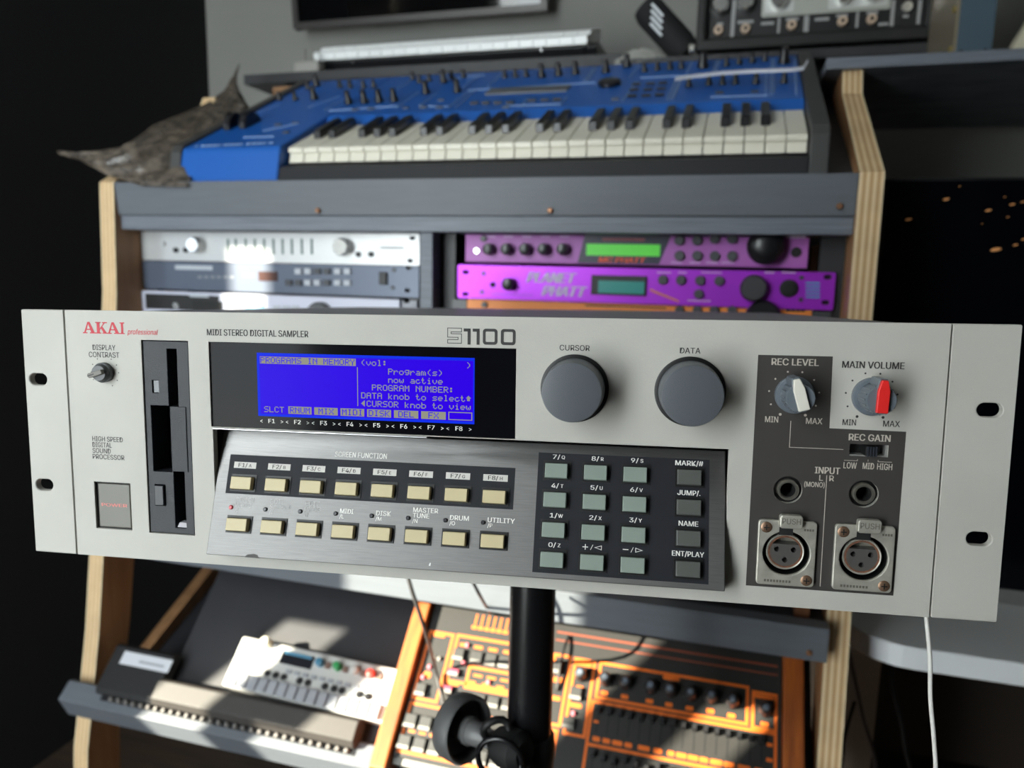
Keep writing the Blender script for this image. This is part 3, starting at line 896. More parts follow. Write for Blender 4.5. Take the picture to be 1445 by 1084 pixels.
for x0, x1 in ((DXL - 0.025, DXL), (DXR, DXR + 0.025)):
    sd_ = MB(dp).prism(prof, x0, x1, 'x').build('side_panel', m_ply_face, desk)
    # visible plies on the front edge, one strip per ply
    n = 7
    for i in range(n):
        a = x0 + (x1 - x0) * i / n
        b = x0 + (x1 - x0) * (i + 1) / n
        st = MB(dp)
        for (p, q) in zip(prof_f[:-1], prof_f[1:]):
            d = Vector((q[0] - p[0], q[1] - p[1])).normalized()
            nx, nz = d.y, -d.x
            if nx > 0: nx, nz = -nx, -nz
            e = 0.0006 + 0.0002 * (i % 2)
            st.add([(xx, yy + nx * o, zz + nz * o) for (yy, zz) in (p, q) for xx in (a, b) for o in (-0.002, e)],
                   [(0, 1, 3, 2), (4, 5, 7, 6), (0, 1, 5, 4), (2, 3, 7, 6), (1, 3, 7, 5), (0, 2, 6, 4)])
        st.build('ply', mat('ply_light', (226, 202, 162), 0.6, noise=0.12, nscale=30) if i % 2 == 0 else mat('ply_dark', (196, 158, 112), 0.6, noise=0.15, nscale=30), sd_)
sa, ca = math.sin(math.radians(26)), math.cos(math.radians(26))
def tier(x, v, h):
    return dp(x, 0.914 + v * ca - h * sa, 1.146 + v * sa + h * ca)
MB(tier).box(DXL, DXR, 0.0, 0.42, -0.018, 0).build('keyboard_tier', m_deskdark, desk)
MB(dp).prism([(0.910, 1.112), (0.928, 1.112), (0.925, 1.158), (0.905, 1.158)], DXL, DXR, 'x').build('tier_lip', m_laminate, desk, bevel=0.001)
MB(dp).box(DXL, DXR, 0.914, 1.36, 1.092, 1.1118).build('rack_top_board', m_strip, desk, bevel=0.001)
for px, py in ((448, 297), (776, 297), (1185, 291)):
    p = at_Y(px, py, 0.906)
    MB(dp).lathe([(0.0034, 0.910), (0.0034, 0.9055), (0.0022, 0.9045)], (p.x, 0, p.z), 'y', 14).build('screw', m_screw, desk)
MB(dp).box(-0.3955, -0.3780, 0.925, 1.36, 0.66, 1.092).build('partition', m_strip, desk, bevel=0.0008)
MB(dp).box(DXL, DXR, 1.36, 1.375, 0.62, 1.395).build('back_board', m_deskdark, desk)
MB(dp).box(DXL, DXR, 0.84, 1.36, 0.642, 0.66).build('rack_floor', m_deskdark, desk)
MB(dp).box(DXL, DXR - 0.0005, 0.818, 0.8395, 0.631, 0.670).build('lower_lip', m_laminate, desk, bevel=0.001)
p = at_Y(1142, 921, 0.818)
MB(dp).lathe([(0.0032, 0.819), (0.0032, 0.8165), (0.002, 0.8155)], (p.x, 0, p.z), 'y', 14).build('screw', m_screw, desk)
p = at_Y(1091, 874, 0.90)
MB(dp).box(-0.13, 0.112, 0.90, 0.905, 0.661, 0.78).build('blank_panel', m_deskdark, desk)
MB(dp).lathe([(0.004, 0.9), (0.004, 0.896), (0.0025, 0.895)], (p.x, 0, p.z), 'y', 14).build('screw', mat('screw_steel', (150, 150, 150), 0.3, metal=0.8), desk)
MB(dp).box(0.095, 0.111, 0.86, 0.885, 0.6605, 0.80).build('bay_batten', mat('batten_wood', (132, 84, 54), 0.5), desk)
# lower sloping tier at 45 degrees
s45 = math.sqrt(0.5)
LT = Vector((0, 0.80, 0.42)); LE = Vector((0, s45, s45)); LN = Vector((0, -s45, s45))
def slope(x, s, h):
    q = LT + LE * s + LN * h
    return dp(x, q.y, q.z)
MB(slope).box(-0.745, DXR, 0.0, 0.30, -0.018, 0).build('sloping_tier', mat('tier_charcoal', (46, 46, 50), 0.5, noise=0.15, nscale=20), desk)
MB(dp).prism([(0.852, 0.392), (0.858, 0.420), (1.15, 0.553), (1.15, 0.525)], DXL + 0.0002, DXL + 0.020, 'x').build('tier_rail', m_ply_face, desk)
MB(dp).prism([(0.84, 0.385), (0.845, 0.398), (1.15, 0.520), (1.15, 0.505)], DXL + 0.0205, -0.7455, 'x').build('tier_base', mat('tier_charcoal', (46, 46, 50)), desk)
MB(dp).prism([(0.803, 0.4175), (0.800, 0.434), (0.792, 0.437), (0.771, 0.419), (0.786, 0.386), (0.81, 0.395)], -0.893, DXR, 'x').build('tier_stop', m_laminate, desk, bevel=0.001)
# upper shelf
zsh = at_Y(1300, 75, 1.125).z
MB(dp).box(0.106, 0.85, 1.125, 1.60, zsh - 0.0145, zsh).build('upper_shelf', m_strip, desk, bevel=0.001)
YA = 1.31
zris = at_Y(1150, 62, YA).z - 0.007
MB(dp).box(-0.20, 0.30, YA, 1.62, zris - 0.014, zris).build('riser_shelf', m_deskdark, desk)
MB(dp).box(0.20, 0.29, 1.34, 1.60, zsh, zris - 0.014).build('riser_block', m_deskdark, desk)
MB(dp).box(-0.95, -0.20, 1.34, 1.64, 1.395, 1.413).build('rear_shelf', m_deskdark, desk)

# ================================================================== RACK UNITS
YR = 0.95
m_screwhole = m_void
def ear_slots(o, mp, X, zs, Y, w=0.009, h=0.0055):
    for plate in o.children:            # the slot is cut through whichever plate it falls on
        if plate.name.split('.')[0] not in ('face_plate', 'rack_ear'): continue
        xs_ = [v.co.x for v in plate.data.vertices]
        if not (min(xs_) < mp(X, 0, 0)[0] < max(xs_)): continue
        for z in zs:
            cut(plate, MB(mp).prism(rrect(X - w / 2, X + w / 2, z - h / 2, z + h / 2, h / 2 - 0.0001, 4), Y - 0.02, Y + 0.02))
def knobY(o, mp, px, py, Y, r, h, m, name='knob', seg=24, X=None, Z=None, dome=0.0):
    p = at_Y(px, py, Y) if X is None else Vector((X, Y, Z))
    return MB(mp).lathe([(r, Y), (r, Y - h * 0.75), (r * 0.86, Y - h), (r * 0.4, Y - h - dome)], (p.x, 0, p.z), 'y', seg).build(name, m, o, smooth=40)
def rectY(mp, x0, y0, x1, y1, Y, th=0.0006):
    a, b = at_Y(x0, y0, Y), at_Y(x1, y1, Y)
    return MB(mp).box(min(a.x, b.x), max(a.x, b.x), Y - th, Y + 0.0004, min(a.z, b.z), max(a.z, b.z))

# silver equaliser
m_silver = mat('brushed_silver', (196, 197, 198), 0.4, metal=0.5, noise=0.08, nscale=60, stretch=(1, 30, 30))
u1, p1 = thing('rack_equalizer', (-0.64, YR, 1.0478), 'silver one-unit rack equaliser with nine slim faders at the top of the bay', 'rack unit')
XA, XB = -0.864, -0.4070
MB(p1).prism(rrect(XA, XB, 1.0478, 1.0905, 0.003), YR, YR + 0.003).build('face_plate', m_silver, u1)
MB(p1).box(XA + 0.004, XB - 0.025, YR + 0.003, YR + 0.22, 1.0485, 1.090).build('case', m_black, u1)
for px in (322, 333, 347, 360, 373, 386, 399, 412, 426, 440):
    rectY(p1, px - 1.7, 337, px + 1.7, 359, YR, 0.0004).build('fader_slot', mat('fader_green', (70, 96, 90), 0.6), u1)
knobY(u1, p1, 281, 346, YR, 0.0115, 0.016, mat('knob_chrome', (225, 225, 222), 0.2, metal=0.9))
knobY(u1, p1, 487, 349, YR, 0.0125, 0.016, mat('knob_chrome', (225, 225, 222), 0.2, metal=0.9))
for px, py in ((249, 353), (263, 353), (506, 359), (524, 359)):
    knobY(u1, p1, px, py, YR, 0.0038, 0.004, m_black, 'push_button', 12)
knobY(u1, p1, 231, 344, YR, 0.004, 0.003, m_silver, 'push_button', 12)
rectY(p1, 537, 348, 570, 351.5, YR, 0.0002).build('printed_name', mat('ink_pale_grey', (150, 152, 155), 0.6), u1)
for px, py in ((582, 336), (579, 368)):
    q = at_Y(px, py, YR); ear_slots(u1, p1, q.x, [q.z], YR)
# dark blue-grey synth module
m_navy = mat('module_slate_blue', (86, 94, 110), 0.36, metal=0.3)
u2, p2 = thing('rack_synth_module', (-0.64, YR, 1.0035), 'slate blue one-unit rack module with small red-brown display and round buttons', 'rack unit')
MB(p2).prism(rrect(XA, XB - 0.001, 1.0045, 1.0466, 0.002), YR, YR + 0.003).build('face_plate', m_navy, u2)
MB(p2).box(XA + 0.004, XB - 0.025, YR + 0.003, YR + 0.26, 1.0040, 1.0460).build('case', m_black, u2)
m_btn_lt = mat('module_button_grey', (176, 180, 188), 0.4)
m_btn_dk = mat('module_button_dark', (58, 60, 66), 0.4)
for r, (y0, cols) in enumerate(((383, 'dLLggLL'), (399, 'ddLLgLL'))):
    for k, ch in enumerate(cols):
        if r == 0 and k == 0: continue
        px = 408.5 + k * 13.4 + (2 if k > 4 else 0)
        rectY(p2, px - 4.8, y0 - 4.2, px + 4.8, y0 + 4.2, YR, 0.0035).build('button', {'d': m_btn_dk, 'L': m_btn_lt, 'g': m_btn_dk}[ch], u2, bevel=0.0008)
rectY(p2, 365, 383, 392, 397, YR, 0.001).build('display', mat('module_display', (74, 52, 48), 0.2), u2)
rectY(p2, 536, 384, 547, 402, YR, 0.004).build('power_switch', m_black, u2, bevel=0.001)
rectY(p2, 247, 374, 300, 381.5, YR, 0.0002).build('printed_name', mat('ink_silver', (170, 176, 184), 0.5), u2)
for k in range(6):
    rectY(p2, 279 + 9 * k, 389, 285 + 9 * k, 393, YR, 0.0003).build('printed_mark', mat('ink_dim', (120, 124, 132), 0.5), u2)
rectY(p2, 343, 386, 358, 391, YR, 0.0003).build('printed_mark', mat('ink_sky', (120, 160, 200), 0.5), u2)
for px, py in ((577, 378), (575, 410)):
    q = at_Y(px, py, YR); ear_slots(u2, p2, q.x, [q.z], YR)
for px, py in ((556, 381), (554, 406)):
    knobY(u2, p2, px, py, YR, 0.003, 0.0015, m_btn_dk, 'screw', 10)
# pale player below it
u3, p3 = thing('rack_player', (-0.64, YR, 0.957), 'pale lavender one-unit rack player with dark rotary dial, lowest in the bay', 'rack unit')
MB(p3).box(XA, XB - 0.027, YR - 0.006, YR + 0.003, 0.959, 1.0015).build('face_plate', mat('player_lavender', (196, 198, 214), 0.35), u3, bevel=0.001)
MB(p3).box(XB - 0.0265, XB - 0.004, YR, YR + 0.003, 0.959, 1.0005).build('rack_ear', mat('ear_grey', (148, 150, 158), 0.5), u3)
MB(p3).box(XA + 0.004, XB - 0.03, YR + 0.003, YR + 0.26, 0.958, 0.999).build('case', m_black, u3)
Y3 = YR - 0.006
rectY(p3, 205, 414, 310, 440, Y3, 0.0006).build('dark_window', m_black, u3)
rectY(p3, 272, 424, 272.5 + 42, 440, Y3, 0.0010).build('disc_slot', m_void, u3)
rectY(p3, 345, 430, 374, 440, Y3, 0.0008).build('display', mat('player_display', (120, 160, 190), 0.3), u3)
knobY(u3, p3, 251, 431, Y3, 0.005, 0.006, mat('knob_chrome', (225, 225, 222), 0.2, metal=0.9))
knobY(u3, p3, 453, 446, Y3, 0.020, 0.010, m_knob_grey, 'rotary_dial', 32)
for k in range(3):
    rectY(p3, 386 + 13 * k, 431, 396 + 13 * k, 438, Y3, 0.002).build('button', m_btn_lt, u3)
rectY(p3, 268, 415, 295, 420, Y3, 0.0009).build('printed_name', mat('ink_silver', (170, 176, 184), 0.5), u3)
q = at_Y(574, 425, YR); ear_slots(u3, p3, q.x, [q.z], YR)

# matte purple half-depth unit
m_purp = mat('plum_purple', (176, 98, 184), 0.45)
m_purp2 = mat('vivid_violet', (172, 50, 212), 0.36, metal=0.4)
m_kblack = mat('knob_black', (28, 28, 31), 0.3)
u4, p4 = thing('sound_module', (-0.13, YR, 1.0545), 'matte plum sound module with bright green display and five small knobs in a row', 'rack unit')
MB(p4).box(-0.341, 0.0867, YR, YR + 0.004, 1.0545, 1.0905).build('face_plate', m_purp, u4, bevel=0.001)
MB(p4).box(-0.339, 0.0847, YR + 0.004, YR + 0.20, 1.0545, 1.090).build('case', m_black, u4)
q0, q1 = [at_Y(x, y, YR) for x, y in ((826, 329), (815, 371))]
q2, q3 = [at_Y(x, y, YR) for x, y in ((948, 332), (930, 372))]
MB(p4).prism([(q0.x, q0.z), (q2.x, q0.z), (q3.x, q1.z), (q1.x, q1.z)], YR - 0.0006, YR + 0.0004).build('display_field', mat('field_indigo', (34, 32, 58), 0.4), u4)
rectY(p4, 828, 344, 931, 362, YR, 0.0012).build('display', mat('lcd_green', (78, 196, 54), 0.4, emit=0.25), u4)
def gtext(s, px0, px1, pym, pxh, Y, mp, m, o, out=0.0008, **k):
    a, b = at_Y(px0, pym, Y), at_Y(px1, pym, Y)
    t, bt = at_Y(px0, pym - pxh / 2, Y), at_Y(px0, pym + pxh / 2, Y)
    def f(x, oo, z): return mp(x, Y - oo, z)
    return text(s, (a.x + b.x) / 2, (a.z + b.z) / 2, (t.z - bt.z), f, m, o, 'C', b.x - a.x, out=out, **k)
gtext('MC PHATT', 845, 911, 367, 7.5, YR, p4, mat('ink_orange_red', (226, 84, 52), 0.5), u4, out=0.0013, bold=0.03, shear=0.2)
rectY(p4, 850, 336, 910, 340, YR, 0.0009).build('printed_mark', mat('ink_maroon', (150, 70, 80), 0.5), u4)
for k, px in enumerate((692, 717, 743, 769, 796)):
    kk = knobY(u4, p4, px, 352, YR, 0.0078, 0.014, m_kblack, dome=0.001)
    gtext('|', px + 3, px + 7, 345, 8, YR, p4, m_purp, kk, out=0.0002)
    rectY(p4, px - 6, 332, px + 7, 335, YR, 0.0002).build('printed_mark', mat('ink_lilac', (206, 160, 216), 0.5), u4)
knobY(u4, p4, 683, 337, YR, 0.0042, 0.004, m_knob_grey, 'push_button', 14)
knobY(u4, p4, 673, 354, YR, 0.0042, 0.002, mat('knob_chrome', (225, 225, 222), 0.2, metal=0.9), 'jack_socket', 14)
for px in (959, 984):
    for py in (339.5, 361): knobY(u4, p4, px, py, YR, 0.0062, 0.005, m_knob_grey, 'push_button', 16)
for px in (1008.5, 1033):
    for py in (337, 361.5): knobY(u4, p4, px, py, YR, 0.0062, 0.005, m_knob_grey, 'push_button', 16)
knobY(u4, p4, 1080, 348, YR, 0.0215, 0.020, m_kblack, 'data_dial', 40, dome=0.004)
knobY(u4, p4, 1123.5, 356, YR, 0.0062, 0.001, m_void, 'phones_jack', 20)
for k in range(4):
    rectY(p4, 1109 + 7.2 * k, 329.5, 1115 + 7.2 * k, 336, YR, 0.0003).build('printed_logo', mat('ink_lilac_white', (236, 220, 240), 0.5), u4)
for px, w in ((953, 18), (979, 18), (1003, 20), (1025, 22)):
    rectY(p4, px - w / 3, 369.5, px + w / 2, 372, YR, 0.0002).build('printed_mark', mat('ink_lilac', (206, 160, 216), 0.5), u4)

# glossy violet rack unit
YV = YR - 0.004
u5, p5 = thing('sound_module', (-0.12, YR, 1.0065), 'glossy violet rack sound module with teal display and slanted lettering', 'rack unit')
va, vb = at_Y(646, 376, YV), at_Y(1180, 383, YV)
MB(p5).prism(rrect(va.x, vb.x, 1.0065, 1.0505, 0.0025), YV, YV + 0.003).build('face_plate', m_purp2, u5)
MB(p5).box(va.x + 0.022, vb.x - 0.022, YV + 0.003, YV + 0.22, 1.0070, 1.0500).build('case', m_black, u5)
ear_slots(u5, p5, at_Y(657, 384, YV).x, [at_Y(657, 384, YV).z, at_Y(655, 415, YV).z], YV)
ear_slots(u5, p5, at_Y(1168, 391, YV).x, [at_Y(1168, 391, YV).z, at_Y(1166, 427, YV).z], YV)
gtext('PLANET', 744, 813, 392, 14, YV, p5, mat('ink_pale_violet', (206, 196, 226), 0.5), u5, bold=0.03, shear=0.35)
gtext('PHATT', 765, 828, 411, 14, YV, p5, mat('ink_pale_violet', (206, 196, 226), 0.5), u5, bold=0.03, shear=0.35)
rectY(p5, 694, 414.5, 752, 417.5, YV, 0.0002).build('printed_mark', mat('ink_blue_violet', (120, 70, 190), 0.5), u5)
rectY(p5, 835, 388, 912, 418, YV, 0.003).build('display_frame', m_black, u5, bevel=0.0008)
rectY(p5, 845, 396, 909, 415, YV, 0.0034).build('display', mat('lcd_teal', (34, 128, 122), 0.3, emit=0.15), u5)
knobY(u5, p5, 720, 401, YV, 0.0082, 0.016, m_kblack, dome=0.001)
knobY(u5, p5, 695.5, 402, YV, 0.0036, 0.001, m_void, 'jack_socket', 14)
for px, py in ((682.5, 386), (680, 412.5), (1131, 392), (1130, 423)):
    knobY(u5, p5, px, py, YV, 0.0026, 0.0015, m_knob_grey, 'screw', 10)
for px, py in ((935.5, 395), (961, 395.5), (988, 396), (1015, 396.5), (986, 415)):
    knobY(u5, p5, px, py, YV, 0.0060, 0.005, m_knob_grey, 'push_button', 16)
knobY(u5, p5, 1063, 406.5, YV, 0.0158, 0.016, mat('dial_charcoal', (56, 56, 60), 0.5), 'data_dial', 36)
knobY(u5, p5, 1113, 407, YV, 0.0105, 0.003, m_void, 'phones_jack', 24)
stp = MB(p5)
for k in range(5):
    a, b = at_Y(1137, 398 + 5 * k, YV), at_Y(1157, 401 + 5 * k, YV)
    stp.box(a.x, b.x, YV - 0.0003, YV, b.z, a.z)
stp.build('printed_logo', mat('ink_cyan', (72, 150, 200), 0.5), u5)
o1, o2, o3, o4 = [at_Y(x, y, YV) for x, y in ((917, 407), (958, 424), (958, 427), (917, 411))]
MB(p5).prism([(o1.x, o1.z), (o2.x, o2.z), (o3.x, o3.z), (o4.x, o4.z)], YV - 0.0004, YV).build('printed_streak', mat('ink_orange_streak', (214, 120, 96), 0.5), u5)
for px, w in ((937, 20), (963, 12), (1004, 30), (1086, 14), (1113, 20)):
    rectY(p5, px - w / 2, 383.5, px + w / 2, 386, YV, 0.0002).build('printed_mark', mat('ink_lilac', (206, 160, 216), 0.5), u5)
rectY(p5, 970, 423, 1003, 426, YV, 0.0002).build('printed_mark', mat('ink_lilac', (206, 160, 216), 0.5), u5)

# orange rack unit below
m_orng = mat('tangerine', (238, 142, 62), 0.45)
u6, p6 = thing('sound_module', (-0.12, YR, 0.962), 'tangerine orange rack sound module under the violet one', 'rack unit')
MB(p6).box(-0.338, 0.096, YR, YR + 0.004, 0.962, 1.0055).build('face_plate', m_orng, u6, bevel=0.001)
MB(p6).box(-0.336, 0.094, YR + 0.004, YR + 0.20, 0.963, 1.0055).build('case', m_black, u6)
for a, b in ((-0.3585, -0.3385), (0.0965, 0.1167)):
    MB(p6).box(a, b, YR, YR + 0.003, 0.962, 1.004).build('rack_ear', m_knob_grey, u6)
q0 = at_Y(826, 436, YR)
rectY(p6, 826, 430, 940, 436, YR, 0.0004).build('display_field', m_black, u6)
for px in (959, 984, 1008, 1033):
    knobY(u6, p6, px, 438, YR, 0.0058, 0.005, m_knob_grey, 'push_button', 16)
knobY(u6, p6, 1076, 447, YR, 0.0205, 0.018, m_kblack, 'data_dial', 36)
knobY(u6, p6, 684, 430, YR, 0.0040, 0.004, m_knob_grey, 'push_button', 14)
for k in range(4):
    rectY(p6, 1109 + 7 * k, 436, 1115 + 7 * k, 440, YR, 0.0003).build('printed_logo', m_black, u6)
# hidden rack rails carrying the units
for x0, x1 in ((-0.864, -0.845), (-0.425, -0.396), (-0.3775, -0.357), (0.100, 0.1275)):
    MB(dp).box(x0, x1, 0.956, 0.97, 0.66, 1.0915).build('rack_rail', m_deskdark, desk)

# ================================================================== BLUE KEYBOARD SYNTHESIZER
B0 = Vector((-0.745, 0.915, 1.150))
bA = math.radians(26)
BE = Vector((0, math.cos(bA), math.sin(bA))); BN = Vector((0, -math.sin(bA), math.cos(bA)))
BM = oframe(B0, Vector((1, 0, 0)), BE, BN)
bs = thing_m('keyboard_synthesizer', BM, 'blue knobby keyboard synthesizer with ivory keys and grey end cheek on the upper tier', 'synthesizer')
m_blue = mat('synth_blue', (22, 92, 178), 0.4, metal=0.1)
m_cheek = mat('synth_cheek_grey', (62, 62, 62), 0.5)
m_ivory = mat('key_ivory', (226, 222, 206), 0.35)
m_ebony = mat('key_ebony', (18, 18, 21), 0.3)
m_line = mat('synth_print', (150, 178, 214), 0.6)
def bl_at(px, py, h=0.0455):
    q = at_plane(px, py, B0 + BN * h, BN) - B0
    return (q.x, q.dot(BE))
KX0 = at_Y(404, 219, 0.935).x - B0.x          # left end of the keys
KX1 = at_Y(1141, 197, 0.935).x - B0.x
KW = (KX1 - KX0) / 29
HP = 0.0455
# chassis: floor pan, left block, back panel section, front rail
LBX = KX0 - 0.004
lb = [(0.002, 0.003), (0.031, 0.040), (0.036, 0.0450), (0.43, 0.0455), (0.434, 0.003)]
MB().prism(lb, -0.018, LBX, 'x').build('left_block', m_blue, bs, bevel=0.0025)
MB().prism([(0.163, 0.008), (0.1605, 0.034), (0.180, 0.0450), (0.43, HP), (0.434, 0.003), (0.165, 0.003)], LBX + 0.0002, KX1 + 0.001, 'x').build('control_panel', m_blue, bs, bevel=0.0012)
MB().prism([(0.002, 0.003), (0.0205, 0.0215), (0.030, 0.0190), (0.162, 0.008), (0.162, 0.003)], LBX + 0.0003, KX1 + 0.001, 'x').build('key_bed', mat('key_bed_grey', (32, 33, 37), 0.45), bs, bevel=0.0008)
MB().prism([(0.002, 0.003), (0.030, 0.044), (0.040, 0.051), (0.428, 0.052), (0.436, 0.003)], KX1 + 0.0015, KX1 + 0.0215, 'x').build('end_cheek', m_cheek, bs, bevel=0.0015)
MB().prism([(0.002, 0.003), (0.030, 0.042), (0.040, 0.048), (0.428, 0.049), (0.436, 0.003)], -0.036, -0.0185, 'x').build('end_cheek', m_cheek, bs, bevel=0.0015)
wk = MB().prism([(0.0435, 0.0325), (0.0445, 0.0375), (0.047, 0.0392), (0.160, 0.0362), (0.160, 0.0280), (0.055, 0.0225), (0.046, 0.0215), (0.038, 0.0205), (0.0485, 0.0325)], 0.0006, KW - 0.0006, 'x').mesh('white_key')
wk.materials.append(m_ivory)
bk = MB().prism([(0.088, 0.0375), (0.093, 0.0490), (0.160, 0.0480), (0.160, 0.0360)], -0.0055, 0.0055, 'x').mesh('black_key')
bk.materials.append(m_ebony)
for k in range(29):
    o = link('white_key', wk, None, bs, loc=(KX0 + k * KW, 0, 0))
    b = o.modifiers.new('bevel', 'BEVEL'); b.width = 0.0006; b.limit_method = 'ANGLE'
    if k < 28 and k % 7 in (0, 1, 3, 4, 5):
        o = link('black_key', bk, None, bs, loc=(KX0 + (k + 1) * KW, 0, 0))
        b = o.modifiers.new('bevel', 'BEVEL'); b.width = 0.0012; b.limit_method = 'ANGLE'
def sk(px, py, r, h, name='knob', m=None):
    x, v = bl_at(px, py)
    if v > 0.424: v = 0.424
    o = MB().lathe([(r * 1.15, HP), (r * 1.1, HP + h * 0.3), (r * 0.85, HP + h * 0.4), (r * 0.75, HP + h)], (x, v, 0), 'z', 14).build(name, m or m_kblack, bs, smooth=40)
    return o
c560 = lambda l: [(560 + x / 4.817, 70 + y / 4.817) for x, y in l]
c840 = lambda l: [(840 + x / 4.25, 70 + y / 4.25) for x, y in l]
c240 = lambda l: [(240 + x / 4.515, 70 + y / 4.515) for x, y in l]
tall = c560([(200, 300), (412, 290), (320, 225), (985, 188), (1100, 178), (1215, 168), (1420, 155)]) + c840([(190, 104)]) + c240([(1140, 345), (1240, 340), (1335, 335), (1430, 330), (920, 318), (935, 232)])
small = c560([(110, 205), (155, 228), (222, 218), (735, 192), (808, 188), (880, 184), (375, 200), (455, 190)]) + c840([(295, 132), (372, 124), (447, 120), (515, 114), (785, 100), (862, 87), (940, 78), (1018, 70), (560, 222), (680, 214), (762, 210), (840, 207), (962, 204), (1130, 200)]) + c240([(880, 252), (1085, 244), (1150, 244), (1235, 246), (1300, 242), (700, 322), (800, 322)])
for p in tall: sk(*p, 0.0058, 0.020)
for p in small: sk(*p, 0.0042, 0.013)
for p in c840([(645, 108), (1130, 80)]): sk(*p, 0.0075, 0.022)
x, v = bl_at(860, 120)
MB().lathe([(0.017, HP), (0.017, HP + 0.006), (0.014, HP + 0.008)], (x, v, 0), 'z', 32).build('data_dial', m_kblack, bs, smooth=40)
a, b2 = bl_at(684, 134), bl_at(806, 121)
MB().box(a[0], b2[0], a[1], b2[1], HP - 0.001, HP + 0.002).build('display', mat('synth_display_grey', (92, 96, 102), 0.3), bs, bevel=0.0006)
for p in c560([(525, 368), (605, 368), (685, 368), (770, 365), (920, 350), (1005, 348), (1088, 345)]) + c840([(245, 212), (330, 210), (405, 206), (232, 245), (316, 245), (395, 240), (220, 282), (305, 280), (385, 276)]):
    x, v = bl_at(*p)
    MB().box(x - 0.0060, x + 0.0060, v - 0.0032, v + 0.0032, HP - 0.0005, HP + 0.003).build('button', m_kblack, bs, bevel=0.0006)
for p in c560([(300, 345), (60, 400), (180, 395), (290, 395), (740, 395)]) + c840([(745, 260), (955, 255), (120, 300)]) + c240([(690, 480), (800, 470), (740, 530), (1180, 385), (1280, 380)]):
    x, v = bl_at(*p)
    MB().box(x - 0.0050, x + 0.0050, v - 0.0022, v + 0.0022, HP - 0.0005, HP + 0.002).build('button', m_knob_grey, bs)
def pline(p, q, w=0.0011):
    a, c_ = Vector(bl_at(*p)), Vector(bl_at(*q))
    if max(a.y, c_.y) > 0.252 or min(a.y, c_.y) < 0.044: pass
    d = (c_ - a)
    if d.length < 1e-5: return
    n = Vector((-d.y, d.x)).normalized() * w / 2
    MB().prism([tuple(a + n), tuple(c_ + n), tuple(c_ - n), tuple(a - n)], HP - 0.0002, HP + 0.0009, 'z').build('printed_line', m_line, bs)
L1 = [((450, 260), (560, 180)), ((620, 250), (710, 175)), ((350, 395), (500, 280)), ((400, 395), (540, 275)), ((150, 385), (270, 300)), ((0, 270), (110, 205)), ((0, 395), (150, 290)), ((1275, 215), (1340, 125)), ((1290, 215), (1360, 125)), ((1110, 380), (1160, 320)), ((840, 388), (885, 340)), ((480, 278), (1350, 225)), ((150, 385), (345, 388)), ((720, 385), (1110, 372)), ((300, 200), (600, 175))]
L2 = [((205, 170), (265, 98)), ((540, 160), (580, 75)), ((700, 145), (735, 62)), ((715, 145), (750, 62)), ((160, 312), (250, 190)), ((430, 300), (490, 165)), ((450, 300), (515, 165)), ((465, 300), (525, 165)), ((1060, 62), (1050, 272)), ((1072, 62), (1066, 272)), ((1025, 145), (1022, 272)), ((1195, 45), (1205, 272)), ((760, 130), (1040, 125)), ((690, 285), (1030, 276)), ((270, 170), (560, 155)), ((760, 140), (1040, 135))]
L3 = [((880, 370), (1080, 300)), ((560, 400), (700, 350)), ((980, 390), (1120, 310)), ((590, 520), (820, 470)), ((470, 560), (660, 555)), ((1010, 390), (1450, 360))]
for l, f in ((L1, c560), (L2, c840), (L3, c240)):
    for p, q in l:
        pline(*f([p, q]))
for k in range(14):
    p = c240([(165 + 36 * k, 616 - 1.6 * k)])[0]; q = c240([(165 + 36 * k + (26 if k % 4 else 12), 616 - 1.6 * k)])[0]
    pline(p, q, 0.004)
for p in c240([(385, 500), (485, 490)]):
    x, v = bl_at(*p)
    MB().lathe([(0.022, -0.006), (0.024, -0.004), (0.024, 0.004), (0.022, 0.006)], (x, v + 0.012, HP - 0.004), 'x', 32).build('pitch_wheel', m_kblack, bs, smooth=40)
# strap lying over the panel
pts = c840([(478, 268), (600, 248), (750, 232), (900, 222), (1050, 218), (1180, 214), (1240, 205), (1262, 180)])
pw_ = [B0 + Vector((bl_at(*p)[0], 0, 0)) + BE * bl_at(*p)[1] + BN * (HP + 0.020) for p in pts]
pw_[-1] = pw_[-1] + BN * 0.004
mbs = MB()
for p, q in zip(pw_[:-1], pw_[1:]):
    a, c_ = p, q
    e = BE * 0.0052; n = BN * 0.0014
    mbs.add([tuple(x) for x in (a - e - n, a + e - n, a + e + n, a - e + n, c_ - e - n, c_ + e - n, c_ + e + n, c_ - e + n)], [(0, 1, 2, 3), (4, 5, 6, 7), (0, 1, 5, 4), (1, 2, 6, 5), (2, 3, 7, 6), (3, 0, 4, 7)])
tag(mbs.build('plastic_strip', mat('strip_white', (222, 224, 234), 0.4)), 'thin white plastic strip lying across the knobs of the blue synthesizer', 'strip')

